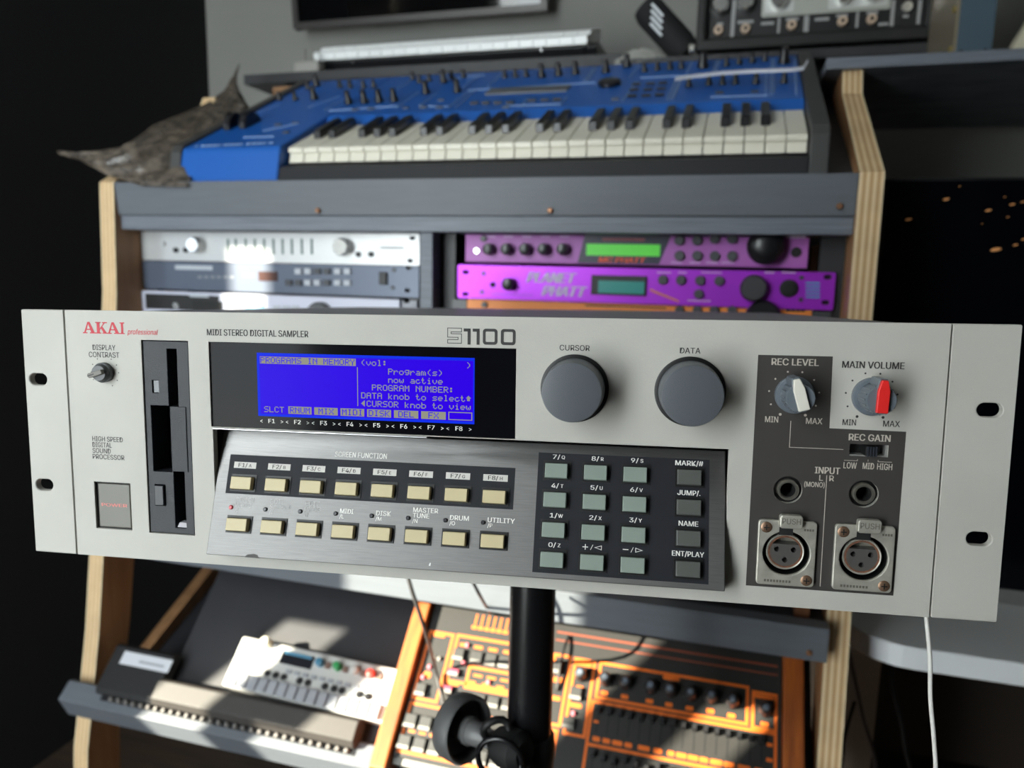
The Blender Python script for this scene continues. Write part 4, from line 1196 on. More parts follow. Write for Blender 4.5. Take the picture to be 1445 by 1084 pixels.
# ================================================================== ORANGE-PRINTED SYNTHESIZER ON THE SLOPE
OM = oframe(LT, Vector((1, 0, 0)), LE, LN)
os_ = thing_m('analog_synthesizer', OM, 'black synthesizer with orange printing and wooden cheeks on the sloping tier', 'synthesizer')
m_opan = mat('panel_black_grey', (38, 37, 35), 0.55, noise=0.1, nscale=200)
m_oline = mat('print_orange', (222, 106, 24), 0.55)
m_owood = mat('cheek_wood', (172, 92, 34), 0.45, rgb2=(140, 72, 28), nscale=30, stretch=(6, 0.6, 6))
m_obtn = mat('osynth_button', (56, 56, 55), 0.5)
m_obtn2 = mat('osynth_button_edge', (136, 134, 128), 0.5)
H0 = 0.05
MB().box(-0.362, 0.0895, -0.004, 0.190, 0.002, H0).build('case', m_opan, os_, bevel=0.001)
for x0, x1 in ((-0.384, -0.3625), (0.090, 0.113)):
    MB().prism([(-0.03, 0.003), (-0.03, 0.050), (-0.022, 0.061), (0.20, 0.064), (0.225, 0.055), (0.225, 0.003)], x0, x1, 'x').build('cheek', m_owood, os_, bevel=0.002)
MB().box(-0.362, 0.0895, -0.012, -0.0045, 0.010, H0 - 0.004).build('front_strip', mat('strip_stone', (140, 138, 132), 0.5), os_)
def oframe_line(X0, X1, s0, s1, w=0.0024, r=None, m=None, name='printed_frame'):
    mb = MB()
    z0, z1 = H0, H0 + 0.0004
    mb.box(X0, X1, s0, s0 + w, z0, z1).box(X0, X1, s1 - w, s1, z0, z1).box(X0, X0 + w, s0 + w, s1 - w, z0, z1).box(X1 - w, X1, s0 + w, s1 - w, z0, z1)
    return mb.build(name, m or m_oline, os_)
mm = 0.001
for X0, X1, s0, s1 in ((-358, -322, 64, 153), (-319, -188, 92, 154), (-293, -190, 88, 117), (-358, -164, 1, 61), (-186, -162, 64, 150), (-159, -131, 57, 149), (-127, 53, 104, 149), (56, 85, 102, 145), (-130, 85, 4, 102)):
    oframe_line(X0 * mm, X1 * mm, s0 * mm, s1 * mm, 0.0034)
oframe_line(-0.128, 0.083, 0.050, 0.0535, 0.0017)
for X0, X1, s0, s1 in ((-187, 85, 176, 178.5), (-187, 85, 166, 168)):
    MB().box(X0 * mm, X1 * mm, s0 * mm, s1 * mm, H0, H0 + 0.0004).build('printed_line', mat('print_rust', (126, 62, 40), 0.5), os_)
def chip(X, s, w, h, m=None, name='printed_tag', t=0.0005):
    return MB().prism(rrect((X - w / 2) * mm, (X + w / 2) * mm, (s - h / 2) * mm, (s + h / 2) * mm, min(w, h) * 0.3 * mm, 3), H0, H0 + t, 'z').build(name, m or m_oline, os_)
for k in range(6):
    chip(-298 + 8.6 * k, 166, 7.5, 4.5); MB().box((-299 + 8.6 * k) * mm, (-297 + 8.6 * k) * mm, 0.169, 0.184, H0, H0 + 0.0004).build('printed_bar', m_oline, os_)
def obtn(X, s, w=13, h=13, red=False):
    b = MB().box((X - w / 2) * mm, (X + w / 2) * mm, (s - h / 2) * mm, (s + h / 2) * mm, H0, H0 + 0.006).build('button', mat('osynth_button_pink', (150, 60, 82), 0.5) if red else m_obtn, os_, bevel=0.0008)
    MB().box((X - w / 2) * mm, (X + w / 2) * mm, (s - h / 2) * mm, (s - h / 2 + 4) * mm, H0 + 0.001, H0 + 0.0072).build('button_edge', m_obtn2, b)
for X in (-309, -284, -265, -247, -228, -209): obtn(X, 127, 14, 15)
for X in (-312, -312): pass
obtn(-310, 104, 14, 9, True); obtn(-313, 82, 14, 9, True); obtn(-347, 76, 13, 15)
for X in (-268, -250, -231, -212): obtn(X, 77, 14, 13)
for r, s in enumerate((38, 13)):
    for k in range(9):
        obtn(-349 + 19.8 * k - 0.5 * r, s, 15, 16)
for k in range(5):
    chip(-345 + 14 * k, 27, 9, 3)
    chip(-306 + 20 * k, 141, 12, 4)
    chip(-278 + 18 * k, 106, 12, 3)
    chip(-284 + 19 * k, 97, 10, 3)
chip(-343, 148, 16, 4); chip(-345, 96, 10, 8); chip(-310, 91, 20, 4); chip(-175, 118, 12, 6); chip(-175, 96, 14, 5); chip(-146, 142, 20, 5); chip(-149, 92, 16, 5)
for X, s in ((-341, 118), (-334, 118), (-344, 106), (-349, 92), (-301, 141), (-300, 118), (-262, 100), (-149, 82)):
    MB().lathe([(0.003, H0), (0.003, H0 + 0.003), (0.0015, H0 + 0.0045)], (X * mm, s * mm, 0), 'z', 12).build('lamp', mat('lamp_pink', (220, 120, 130), 0.3) if X not in (-341, -334) else m_obtn2, os_, smooth=40)
obtn(-178, 132, 12, 15); obtn(-150, 105, 14, 15); obtn(-153, 70, 14, 13)
m_okn = mat('osynth_knob', (38, 38, 40), 0.35)
for X, s in ((-147, 128), (-116, 127), (-91, 127), (-61, 127), (-38, 127), (-14, 127), (10, 128), (34, 127), (71, 124)):
    k_ = MB().lathe([(0.0082, H0), (0.0078, H0 + 0.012), (0.006, H0 + 0.0165), (0.0045, H0 + 0.017)], (X * mm, s * mm, 0), 'z', 20).build('knob', m_okn, os_, smooth=40)
    MB().lathe([(0.0035, H0 + 0.0171), (0.0035, H0 + 0.0178), (0.002, H0 + 0.018)], (X * mm, s * mm, 0), 'z', 14).build('knob_cap', mat('knob_cap_grey', (104, 112, 124), 0.3), k_)
    chip(X, s - 15, 9, 5)
chip(-38, 143, 20, 5); chip(70, 139, 22, 4)
for r, (sa_, sb_) in enumerate(((66, 95), (12, 46))):
    for k in range(16):
        X = -119 + 12.5 * k
        MB().box((X - 0.8) * mm, (X + 0.8) * mm, sa_ * mm, sb_ * mm, H0, H0 + 0.0003).build('fader_slot', m_void, os_)
        s = sb_ - 4 - (6 * (k * 7 % 3) / 3.0 if r else 0)
        MB().frustum((X - 2.6) * mm, (X + 2.6) * mm, 0, 0, 0, 0, 0) if False else None
        MB().prism([((s - 4) * mm, H0 + 0.0004), ((s - 2.5) * mm, H0 + 0.010), ((s + 2.5) * mm, H0 + 0.010), ((s + 4) * mm, H0 + 0.0004)], (X - 2.4) * mm, (X + 2.4) * mm, 'x').build('fader_cap', m_okn, os_)
for X, w in ((-118, 9), (-106, 9), (-93, 12), (-80, 9), (-62, 14), (-46, 10), (-31, 8), (-19, 12), (-6, 12), (6, 10), (20, 14), (34, 12), (50, 14), (66, 10)):
    chip(X, 59, w, 5.5)
chip(-119, 90, 6, 3); chip(-121, 78, 6, 3); chip(77, 88, 7, 4); chip(77, 72, 7, 4)

# patch cables over it
m_cable = mat('cable_dark', (52, 50, 50), 0.5)
m_cable_b = mat('cable_black', (18, 18, 19), 0.5)
def cable(name, pts, r, m, label, cat='cable', sub=6):
    P_ = [Vector(p) for p in pts]
    out = []
    for i in range(len(P_) - 1):
        a0 = P_[max(i - 1, 0)]; a = P_[i]; b = P_[i + 1]; b1 = P_[min(i + 2, len(P_) - 1)]
        for k in range(sub):
            t = k / sub
            out.append(0.5 * ((2 * a) + (b - a0) * t + (2 * a0 - 5 * a + 4 * b - b1) * t * t + (3 * a - a0 - 3 * b + b1) * t ** 3))
    out.append(P_[-1])
    return tag(MB().tube(out, r, 8).build(name, m, smooth=True), label, cat)
def slp(px, py, h):
    return at_plane(px, py, LT + LN * h, LN)
cable('patch_cable', [at_depth(572, 800, 0.80), at_depth(582, 836, 0.80), at_depth(600, 890, 0.82), slp(612, 935, 0.075), slp(624, 985, 0.058), slp(630, 1010, 0.0535)], 0.0022, m_cable, 'dark grey patch cable drooping onto the orange-printed synthesizer left of the stand')
cable('patch_cable', [at_depth(664, 815, 0.82), at_depth(678, 842, 0.82), slp(692, 866, 0.055)], 0.0018, m_cable, 'short dark cable ending at the orange comb printing of the synthesizer')
cable('patch_cable', [slp(803, 898, 0.0525), slp(796, 915, 0.058), slp(790, 945, 0.058), slp(786, 975, 0.0525)], 0.0018, m_cable_b, 'black cable looping on the synthesizer just right of the stand')

# ================================================================== GROOVEBOX AND STUDDED CASE
gm = OM @ Matrix.Translation(Vector((-0.52, 0.06, 0))) @ Matrix.Rotation(math.radians(-1.6), 4, 'Z')
gb = thing_m('groovebox', gm, 'white groovebox with grey keys and coloured knobs beside the wooden cheek', 'groovebox')
m_gb = mat('groovebox_white', (190, 189, 185), 0.5)
m_gk = mat('groovebox_key', (152, 154, 160), 0.45)
MB().box(-0.122, 0.128, -0.024, 0.045, 0.001, 0.028).build('case', m_gb, gb, bevel=0.003)
MB().box(-0.050, 0.000, 0.020, 0.037, 0.028, 0.0295).build('display', mat('groovebox_display', (26, 28, 36), 0.2), gb)
MB().box(-0.046, -0.004, 0.033, 0.0365, 0.0295, 0.030).build('display_bar', mat('groovebox_display_blue', (90, 150, 180), 0.3), gb)
for k in range(15):
    MB().frustum(-0.112 + 0.0155 * k, -0.1 + 0.0155 * k, 0, 0, 0, 0, 0) if False else None
    MB().box(-0.112 + 0.0155 * k, -0.0985 + 0.0155 * k, -0.0225, -0.004, 0.028, 0.034).build('key', m_gk, gb, bevel=0.0015)
for X in (-60, -47, -34, -9, 4, 30, 44, 56, 82, 95):
    MB().lathe([(0.0045, 0.028), (0.0045, 0.031), (0.003, 0.032)], (X * mm, 0.003, 0), 'z', 14).build('button', m_kblack, gb)
for X in range(-30, 116, 13):
    MB().box((X - 4) * mm, (X + 4) * mm, 0.009, 0.014, 0.028, 0.030).build('button', m_gk, gb)
for X, cc, nm in ((12, (64, 128, 160), 'blue'), (39, (40, 150, 80), 'green'), (66, (200, 196, 190), 'white'), (90, (214, 58, 46), 'red')):
    MB().lathe([(0.0058, 0.028), (0.0052, 0.038), (0.0035, 0.039)], (X * mm, 0.031, 0), 'z', 18).build('knob', mat('gb_knob_' + nm, cc, 0.4), gb, smooth=40)
    MB().box((X + 8) * mm, (X + 15) * mm, 0.026, 0.034, 0.028, 0.031).build('button', mat('gb_brown', (120, 92, 80), 0.5), gb)
MB().lathe([(0.0075, 0.028), (0.0072, 0.04), (0.005, 0.042)], (-0.078, 0.041, 0), 'z', 22).build('volume_knob', mat('gb_knob_cream', (236, 232, 208), 0.35), gb, smooth=40)

cm = OM @ Matrix.Translation(Vector((-0.60, 0.002, 0)))
cb = thing_m('drum_controller', cm, 'flat dark grey controller with a studded front edge below the groovebox', 'controller')
m_cb = mat('controller_charcoal', (54, 50, 47), 0.6, noise=0.08, nscale=120)
MB().prism([(-0.005, 0.008), (-0.005, 0.028), (0.002, 0.036), (0.026, 0.037), (0.0295, 0.033), (0.0295, 0.008)], -0.135, 0.176, 'x').build('case', m_cb, cb, bevel=0.0012)
MB().prism([(-0.005, 0.008), (-0.005, 0.024), (0.002, 0.0285), (0.062, 0.0285), (0.066, 0.024), (0.066, 0.008)], -0.235, -0.1355, 'x').build('side_unit', mat('controller_black', (24, 24, 26), 0.5), cb, bevel=0.0012)
MB().box(-0.216, -0.132, 0.038, 0.056, 0.0285, 0.0292).build('paper_label', mat('label_white', (206, 208, 214), 0.6), cb)
MB().box(-0.185, -0.142, 0.044, 0.047, 0.0292, 0.0294).build('label_print', mat('label_grey_print', (150, 152, 160), 0.6), cb)
for k in range(30):
    X = -0.205 + 0.0128 * k
    MB().lathe([(0.0035, 0.0), (0.0035, 0.004), (0.002, 0.0058)], (X, -0.0085, 0.0205), 'z', 12).build('stud', mat('stud_grey', (120, 116, 112), 0.35), cb, smooth=40)
MB().box(-0.225, 0.176, -0.0125, -0.0052, 0.010, 0.0204).build('stud_rail', m_kblack, cb)

# ================================================================== SMALL WHITE-KEYED KEYBOARD
YK = 1.40
k0, k1 = at_Y(441, 79, YK), at_Y(829, 57, YK)
mk, mkp = thing('midi_keyboard', ((k0.x + k1.x) / 2, YK, 1.413), 'slim black keyboard with bright white keys on the rear shelf', 'keyboard')
zk = (k0.z + k1.z) / 2
nk = 22
kw = (k1.x - k0.x) / nk
MB(mkp).prism([(YK + 0.004, zk - 0.010), (YK + 0.03, zk - 0.040), (YK + 0.16, zk - 0.040), (YK + 0.17, zk - 0.006), (YK + 0.02, zk - 0.006)], k0.x + 0.004, k1.x - 0.004, 'x').build('case', mat('midi_black', (30, 31, 34), 0.4), mk, bevel=0.002)
MB(mkp).prism([(YK + 0.0, zk - 0.012), (YK + 0.03, zk - 0.045), (YK + 0.17, zk - 0.045), (YK + 0.18, zk + 0.004), (YK + 0.03, zk + 0.004)], k1.x - 0.0035, k1.x + 0.016, 'x').build('end_block', mat('midi_black', (30, 31, 34), 0.4), mk, bevel=0.002)
MB(mkp).box(k0.x + 0.01, k1.x - 0.01, YK + 0.035, YK + 0.15, 1.4135, zk - 0.0401).build('foot', m_black, mk)
for k in range(nk):
    MB(mkp).prism([(YK - 0.002, zk - 0.008), (YK - 0.004, zk + 0.005), (YK + 0.001, zk + 0.009), (YK + 0.03, zk + 0.017), (YK + 0.034, zk + 0.026), (YK + 0.13, zk + 0.056), (YK + 0.13, zk - 0.004), (YK + 0.01, zk - 0.0058)], k0.x + k * kw + 0.0006, k0.x + (k + 1) * kw - 0.0006, 'x').build('white_key', mat('key_white_bright', (238, 240, 240), 0.3), mk)
for px, py in ((501, 88), (766, 73)):
    q = at_Y(px, py, YK + 0.014)
    MB(mkp).lathe([(0.003, YK + 0.018), (0.004, YK + 0.006), (0.002, YK + 0.002)], (q.x, 0, q.z), 'y', 12).build('screw', mat('screw_steel', (150, 150, 150), 0.3, metal=0.8), mk)
# mains plug lying at its left
q = at_Y(437, 104, 1.37)
pg, pgp = thing('mains_plug', (q.x, 1.37, 1.413), 'grey two-pin mains plug adapter at the left end of the slim keyboard', 'plug')
MB(pgp).box(q.x - 0.028, q.x + 0.028, 1.355, 1.385, 1.413, q.z + 0.022).build('body', mat('plug_grey', (150, 148, 142), 0.5), pg, bevel=0.006)
for dx in (-0.009, 0.009):
    MB(pgp).lathe([(0.0022, q.z + 0.02), (0.0022, q.z + 0.045), (0.001, q.z + 0.047)], (q.x + dx - 0.002, 1.37, 0), 'z', 10).build('pin', mat('plug_pin', (140, 138, 132), 0.4), pg)

# ================================================================== WALL SCREEN
YS = 1.66
s0, s1 = at_Y(415, 38, YS), at_Y(772, 19, YS)
tilt = math.radians(-4.0)
zb = (s0.z + s1.z) / 2
TVM = oframe(Vector(((s0.x + s1.x) / 2, YS, zb)), Vector((1, 0, 0)), Vector((0, math.cos(tilt), math.sin(tilt))), Vector((0, -math.sin(tilt), math.cos(tilt))))
TVM = Matrix.Translation(Vector(((s0.x + s1.x) / 2, YS, zb))) @ Matrix.Rotation(math.radians(5), 4, 'X')
tv = thing_m('wall_screen', TVM, 'black framed flat screen hanging on the grey wall above the keyboards', 'screen')
hw = (s1.x - s0.x) / 2
m_bez = mat('bezel_grey', (70, 68, 66), 0.4, metal=0.4)
for x0, x1, z0, z1 in ((-hw, hw, 0, 0.014), (-hw, hw, 0.386, 0.40), (-hw, -hw + 0.014, 0.014, 0.386), (hw - 0.014, hw, 0.014, 0.386)):
    MB().box(x0, x1, -0.004, 0.02, z0, z1).build('bezel', m_bez, tv)
MB().box(-hw + 0.014, hw - 0.014, 0.0, 0.018, 0.014, 0.386).build('panel', mat('screen_black_gloss', (6, 6, 8), 0.04), tv)
MB().box(-0.05, 0.05, 0.02, 0.045, 0.16, 0.34).build('wall_mount', m_black, tv)

# ================================================================== UPPER SHELF: amplifier, upright module, pouch
a0, a1 = at_Y(981, 70, YA), at_Y(1326, 50, YA)
am, amp_ = thing('effects_amplifier', ((a0.x + a1.x) / 2, YA, zris), 'black tolex box amplifier with chrome knobs and a row of beige jacks on the shelf', 'amplifier')
AH = 0.17
XA0, XA1 = a0.x, a1.x
m_tolex = mat('tolex_black', (15, 15, 16), 0.55, bump=0.4, bscale=600)
zb0 = zris + 0.006
bd = 0.016
MB(amp_).box(XA0, XA1, YA, YA + 0.2, zb0, zb0 + bd + 0.004).box(XA0, XA1, YA, YA + 0.2, zb0 + AH, zb0 + AH + bd).build('shell_horizontal', m_tolex, am, bevel=0.005, seg=3)
for x0, x1 in ((XA0, XA0 + bd), (XA1 - bd - 0.006, XA1)):
    MB(amp_).box(x0, x1, YA + 0.0005, YA + 0.2, zb0 + 0.012, zb0 + AH + 0.008).build('shell_side', m_tolex, am, bevel=0.005, seg=3)
YP = YA + 0.018
MB(amp_).box(XA0 + bd, XA1 - bd - 0.006, YP, YP + 0.15, zb0 + 0.018, zb0 + AH).build('control_plate', mat('amp_plate', (14, 14, 16), 0.45), am)
for fx in (0.03, 0.27):
    for yy in (0.03, 0.17):
        MB(amp_).lathe([(0.009, zris), (0.009, zb0 + 0.001)], (XA0 + fx * (XA1 - XA0) / 0.3, YA + yy, 0), 'z', 16).build('foot', m_rubber, am)
m_beige = mat('jack_beige', (196, 172, 150), 0.45)
for px, py in ((1014, 43.5), (1052, 41.5), (1117, 36.5), (1188.5, 31), (1229.5, 28)):
    j = knobY(am, amp_, px, py, YP, 0.0075, 0.008, m_beige, 'jack_socket', 20)
    q = at_Y(px, py, YP)
    MB(amp_).lathe([(0.003, YP - 0.0081), (0.003, YP - 0.0086)], (q.x, 0, q.z), 'y', 12).build('jack_bore', m_void, j)
m_chr = mat('knob_chrome', (225, 225, 222), 0.2, metal=0.9)
for px, py, r in ((1017, 9, 0.0135), (1052, 5, 0.0135), (1099, 2, 0.0125), (1190, -4, 0.011), (1230, -7, 0.011)):
    knobY(am, amp_, px, py, YP - (0.003 if px > 1080 else 0), r, 0.018, m_chr, 'knob', 28)
m_lines = mat('amp_line', (150, 150, 150), 0.5)
for px, y0, y1 in ((1034.5, 0, 52), (1099, 25, 47), (1136, 22, 45), (1139.5, 22, 45), (1209.5, 17, 39), (1259.5, 0, 37), (1297, 0, 34)):
    rectY(amp_, px - 0.9, y0, px + 0.9, y1, YP, 0.0006).build('printed_line', m_lines, am)
c0, c1 = at_Y(1074, 25, YP), at_Y(1260, -30, YP)
MB(amp_).prism(rrect(c0.x, c1.x, c0.z, c1.z, 0.004), YP - 0.0012, YP).build('meter_plate', mat('amp_silver_plate', (176, 178, 170), 0.4, metal=0.3), am)
for a_, b_ in (((1078, 20), (1123, -28)), ((1168, 14), (1256, -28))):
    p, q = at_Y(*a_, YP), at_Y(*b_, YP)
    MB(amp_).prism(rrect(p.x, q.x, p.z, q.z, 0.003), YP - 0.003, YP - 0.0012).build('inset_plate', mat('amp_pale_plate', (206, 208, 204), 0.4, metal=0.3), am)
knobY(am, amp_, 1279, 11, YP, 0.0085, 0.008, m_chr, 'push_switch', 20)
for px, py, w in ((1016, 34, 9), (1052, 31, 22), (1083, 33, 18), (1118, 27, 18), (1160, 27, 20), (1188, 22, 16), (1231, 18, 16), (1246, 34, 14), (1278, 23, 8)):
    rectY(amp_, px - w / 2, py - 1.6, px + w / 2, py + 1.6, YP, 0.0003).build('printed_mark', m_lines, am)
q = at_Y(976, 60, YA)
MB(amp_).lathe([(0.0095, 0), (0.0095, 0.008), (0.006, 0.010)], (XA0 - 0.010, YA + 0.012, zb0 + 0.006), 'x', 16).build('corner_cap', m_chr, am, smooth=40)

# upright rack module at the right of the amplifier
x0, x1 = at_Y(1350, 60, 1.15).x, at_Y(1401, 60, 1.15).x
um, ump = thing('rack_module', ((x0 + x1) / 2, 1.2, zsh), 'slate blue metal module standing on end on the shelf right of the amplifier', 'rack unit')
MB(ump).box(x0, x1, 1.15, 1.295, zsh, zsh + 0.44).build('case', mat('module_teal_grey', (66, 84, 97), 0.5), um, bevel=0.001)
MB(ump).box(x0 - 0.004, x0 - 0.0003, 1.149, 1.30, zsh, zsh + 0.48).build('face_plate', mat('module_brass_edge', (150, 140, 120), 0.4, metal=0.5), um)
for zz in (0.010, 0.06):
    MB(ump).lathe([(0.0045, -0.0042), (0.0045, -0.007), (0.003, -0.008)], (x0, 1.156, zsh + zz), 'x', 14).build('screw', mat('screw_brass_bright', (196, 178, 120), 0.3, metal=0.8), um)
for dx in (0.006, 0.034):
    MB(ump).lathe([(0.0022, 1.1505), (0.0022, 1.1490)], (x0 + dx, 0, zsh + 0.006), 'y', 10).build('screw', m_black, um)
# pale board leaning at its right, and a dark case behind it
p, q = at_Y(1400, 62, 1.2), at_Y(1450, 2, 1.2)
lb_ = MB()
d = Vector((q.x - p.x, q.z - p.z)); nrm = Vector((-d.y, d.x)).normalized() * 0.011
pts = [(p.x + 0.012, zsh + 0.0005), (p.x + 0.050, zsh + 0.0005), (q.x + 0.1 + nrm.x * -1, q.z + 0.10), (q.x + 0.075, q.z + 0.13)]
tag(lb_.prism(pts, 1.18, 1.21).build('leaning_board', mat('board_cream', (196, 190, 168), 0.5), bevel=0.001), 'cream board leaning diagonally on the shelf beside the slate blue module', 'board')

# black pouch with white marks
q0_ = at_Y(925, 55, 1.34)
pz, pzp = thing('cloth_pouch', (q0_.x + 0.02, 1.34, zris), 'black cloth pouch with white vertical lettering beside the box amplifier', 'pouch')
prof_p = [(0.001, 0), (0.022, 0.004), (0.026, 0.02), (0.026, 0.10), (0.022, 0.112), (0.001, 0.116)]
A_ = at_Y(936, 38, 1.345); B_ = at_Y(972, 78, 1.345)
axp = (A_ - B_).normalized(); s1_ = Vector((0, -1, 0)); s2_ = axp.cross(s1_)
def pouch(x, y, z):
    w_ = B_ + s1_ * x + s2_ * y + axp * z
    return pzp(w_.x, w_.y, w_.z)
MB(pouch).lathe([(r, h) for r, h in prof_p], (0, 0, 0), 'z', 28).build('cloth', mat('pouch_black', (20, 20, 22), 0.8, bump=0.5, bscale=200), pz, smooth=40)
for k in range(4):
    mb = MB(pouch)
    yy = -0.016 + 0.007 * k
    zz = 0.066 + 0.007 * k
    mb.box(0.0262 - abs(yy) * 0.3, 0.0268 - abs(yy) * 0.1, yy, yy + 0.004, zz - 0.016, zz + 0.012)
    mb.build('white_mark', mat('pouch_white', (214, 220, 224), 0.6), pz)

# ================================================================== CRUMPLED WRAPS
def sheet(name, U, Lw, YU, YL, m, label, cat, nu=40, nv=18, amp=0.010, bulge=0.02):
    def interp(lst, t):
        f = t * (len(lst) - 1); i = min(int(f), len(lst) - 2); u = f - i
        return [a + (b - a) * u for a, b in zip(lst[i], lst[i + 1])]
    rnd = random.Random(3)
    ph = [(rnd.uniform(8, 34), rnd.uniform(8, 34), rnd.uniform(0, 6.28)) for _ in range(10)]
    vs, fs = [], []
    A = [(u[0], u[1], y) for u, y in zip(U, YU)]; B = [(l[0], l[1], y) for l, y in zip(Lw, YL)]
    for i in range(nu + 1):
        ta = i / nu
        a = interp(A, ta); b = interp(B, ta)
        pa = at_Y(a[0], a[1], a[2]); pb = at_Y(b[0], b[1], b[2])
        for j in range(nv + 1):
            t = j / nv
            p = pa.lerp(pb, t)
            w_ = math.sin(math.pi * t)
            n = sum(math.sin(f * ta * 1.0 + g * t + h) for f, g, h in ph) / 5
            p = p + Vector((0.2 * n * amp * w_, -bulge * w_ - n * amp * w_, n * amp * 0.5 * w_))
            vs.append(tuple(p))
    for i in range(nu):
        for j in range(nv):
            fs.append((i * (nv + 1) + j, (i + 1) * (nv + 1) + j, (i + 1) * (nv + 1) + j + 1, i * (nv + 1) + j + 1))
    mb = MB().add(vs, fs)
    o = mb.build(name, m, smooth=True)
    sm = o.modifiers.new('solid', 'SOLIDIFY'); sm.thickness = 0.0022
    return tag(o, label, cat)
m_bubble = mat('bubble_wrap', (118, 108, 97), 0.25, alpha=0.84, bump=1.0, bscale=170, rgb2=(70, 64, 58), nscale=60)
sheet('bubble_wrap', [(99, 218), (180, 205), (216, 176), (290, 146), (330, 118), (337, 90)], [(101, 220), (150, 247), (200, 262), (264, 262), (300, 196), (352, 152)],
      [0.93, 0.96, 1.00, 1.12, 1.24, 1.28], [0.925, 0.905, 0.898, 0.898, 1.00, 1.13], m_bubble, 'crumpled grey bubble wrap around the left end of the blue synthesizer', 'packaging')
m_poly = mat('clear_polythene', (206, 206, 200), 0.2, alpha=0.45, bump=0.6, bscale=90)
sheet('plastic_bag', [(868, 86), (885, 72), (905, 66), (925, 70), (945, 84)], [(868, 100), (890, 104), (905, 104), (925, 104), (945, 102)],
      [1.34] * 5, [1.315] * 5, m_poly, 'crumpled clear plastic bag behind the knobs of the blue synthesizer', 'packaging', 20, 10, 0.012, 0.01)

# ================================================================== RIGHT: white table, monitor, cables
m_table = mat('table_white', (240, 243, 246), 0.4)
ZT = 0.62
tc_ = at_plane(1200, 868, Vector((0, 0, ZT)), Vector((0, 0, 1)))
f1 = at_plane(1300, 916, Vector((0, 0, ZT)), Vector((0, 0, 1)))
tb, tbp = thing('white_table', (0.9, 1.3, 0), 'white table with rounded corner under the dark monitor', 'table')
TX0, TX1, TY0, TY1 = 0.166, 1.75, f1.y, 1.62
top = []
r = 0.07
for k in range(9):
    a = math.radians(180 + 90 * k / 8)
    top.append((TX0 + r + r * math.cos(a), TY0 + r + r * math.sin(a)))
top += [(TX1, TY0), (TX1, TY1), (TX0, TY1)]
MB(tbp).prism(top, ZT - 0.028, ZT, 'z').build('table_top', m_table, tb, bevel=0.002)
MB(tbp).box(0.185, 0.225, 1.02, 1.58, 0, ZT - 0.0285).build('leg_panel', mat('leg_taupe', (172, 156, 142), 0.6), tb)
MB(tbp).box(1.66, 1.70, 1.02, 1.58, 0, ZT - 0.0285).build('leg_panel', mat('leg_taupe', (172, 156, 142), 0.6), tb)
MB(tbp).box(0.2255, 1.6595, 1.50, 1.52, 0.12, ZT - 0.0285).build('modesty_panel', mat('panel_dark_brown', (58, 50, 44), 0.6), tb)
YM = 1.08
mx0 = at_Y(1246, 300, YM).x
mt_, mtp = thing('computer_monitor', (mx0 + 0.4, YM, ZT), 'large dark monitor showing faint orange lights on the white table', 'monitor')
zt = at_Y(1350, 250, YM).z
zb_ = at_Y(1350, 866, YM).z
zb_ = max(zb_, ZT + 0.001)
MB(mtp).box(mx0, mx0 + 0.85, YM + 0.003, YM + 0.03, zb_, zt).build('housing', m_black, mt_, bevel=0.002)
MB(mtp).box(mx0 + 0.004, mx0 + 0.846, YM, YM + 0.0028, zb_ + 0.020, zt - 0.004).build('panel', mat('monitor_glass', (5, 6, 11), 0.2, spec=0.2), mt_)
MB(mtp).box(mx0, mx0 + 0.85, YM - 0.002, YM + 0.0028, zb_, zb_ + 0.0195).build('lower_bezel', mat('bezel_silver', (140, 140, 138), 0.4, metal=0.4), mt_)
m_glow = mat('screen_city_light', (214, 150, 92), 0.5, emit=0.12)
for x, y, w_ in ((460, 663, 11), (600, 700, 10), (680, 680, 9), (335, 730, 11), (625, 830, 18), (690, 815, 8), (715, 672, 7), (665, 722, 5), (716, 796, 6), (505, 620, 3), (655, 655, 4), (580, 745, 3)):
    p = at_Y(1140 + x / 2.357, y / 2.357, YM)
    k = w_ / 2.357 / 1050 * 0.95
    MB(mtp).prism([(p.x + k * 0.9 * math.cos(t * math.pi / 5), p.z + k * 0.16 * math.cos(t * math.pi / 5) + k * 0.3 * math.sin(t * math.pi / 5)) for t in range(10)], YM - 0.0003, YM).build('screen_light', m_glow, mt_)

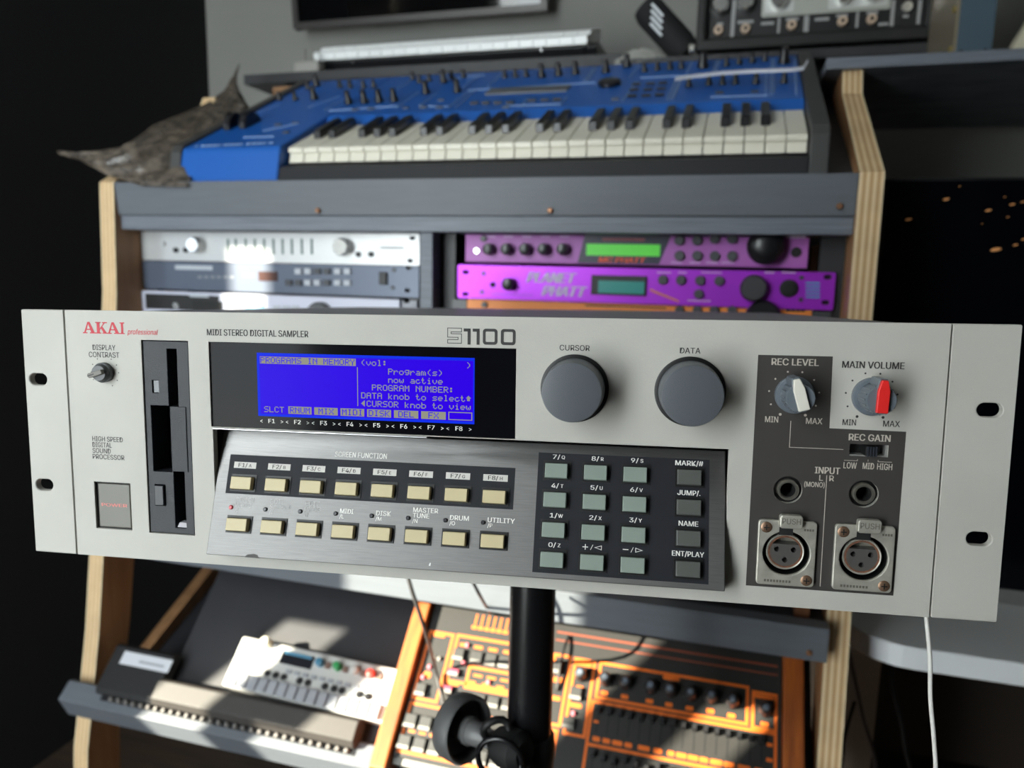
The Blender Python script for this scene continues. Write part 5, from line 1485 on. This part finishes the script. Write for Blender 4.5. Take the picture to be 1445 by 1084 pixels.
wc = [at_depth(1309, 862, 0.86), at_depth(1312, 890, 0.86), at_depth(1313, 940, 0.865), at_depth(1314, 1000, 0.87), at_depth(1319, 1050, 0.88), at_depth(1318, 1090, 0.89)]
w0 = wc[0]
_c0 = SO + SX * 0.2137 + SY * 0.0075 - SZ * 0.060
_dc = (_c0 - CAM).dot(fwd)
wcp = [_c0]
base = at_depth(1312, 925, _dc)
_lp = at_depth(1321, 1100, _dc)
cable('charging_cable', wcp + [base, at_depth(1313, 985, _dc), at_depth(1318, 1045, _dc), at_depth(1320, 1100, _dc)] + [Vector((_lp.x, _lp.y, _lp.z - 0.03 * 1.5 ** k_)) for k_ in range(6)] + [ Vector((_lp.x + 0.002, _lp.y, 0.3)), Vector((_lp.x + 0.004, _lp.y, 0.06)), Vector((_lp.x + 0.03, _lp.y, 0.006)), Vector((_lp.x + 0.12, _lp.y + 0.02, 0.003))], 0.0010, mat('cable_white', (216, 214, 210), 0.5), 'thin white cable hanging down from behind the right end of the rack sampler')
def onX(px, py, X): return at_X(px, py, X)
cable('power_cable', [at_Y(1197, 911, 0.96), at_Y(1202, 940, 0.96), at_Y(1217, 1010, 0.96), at_Y(1235, 1084, 0.96), Vector((0.20, 0.96, 0.38)), Vector((0.21, 0.96, 0.25)), Vector((0.215, 0.96, 0.10)), Vector((0.22, 0.955, 0.003))], 0.0028, mat('cable_brown_grey', (84, 76, 74), 0.5), 'brown-grey cable hanging beside the plywood side of the desk')
cable('power_cable', [Vector((0.235, 1.03, ZT - 0.032)), at_Y(1258, 960, 1.03), at_Y(1272, 1020, 1.03), at_Y(1284, 1084, 1.03), Vector((0.36, 1.05, 0.15)), Vector((0.37, 1.05, 0.003))], 0.003, m_cable_b, 'black cable hanging in the shadow under the white table')
cable('power_cable', [at_Y(1206, 990, 0.99), at_Y(1192, 1040, 0.98), at_Y(1186, 1090, 0.97), Vector((0.162, 0.95, 0.2)), Vector((0.165, 0.94, 0.003))], 0.0022, m_cable_b, 'thin black cable in front of the taupe table leg')

q_ = at_Y(375, 131, 1.31)
MB(dp).box(DXL, DXL + 0.30, 1.31, 1.33, q_.z - 0.012, q_.z + 0.010).build('rear_rail', m_ply_face, desk)
MB(dp).box(DXL, DXL + 0.02, 1.31, 1.33, 1.10, q_.z - 0.012).build('rear_rail_post', m_ply_face, desk)
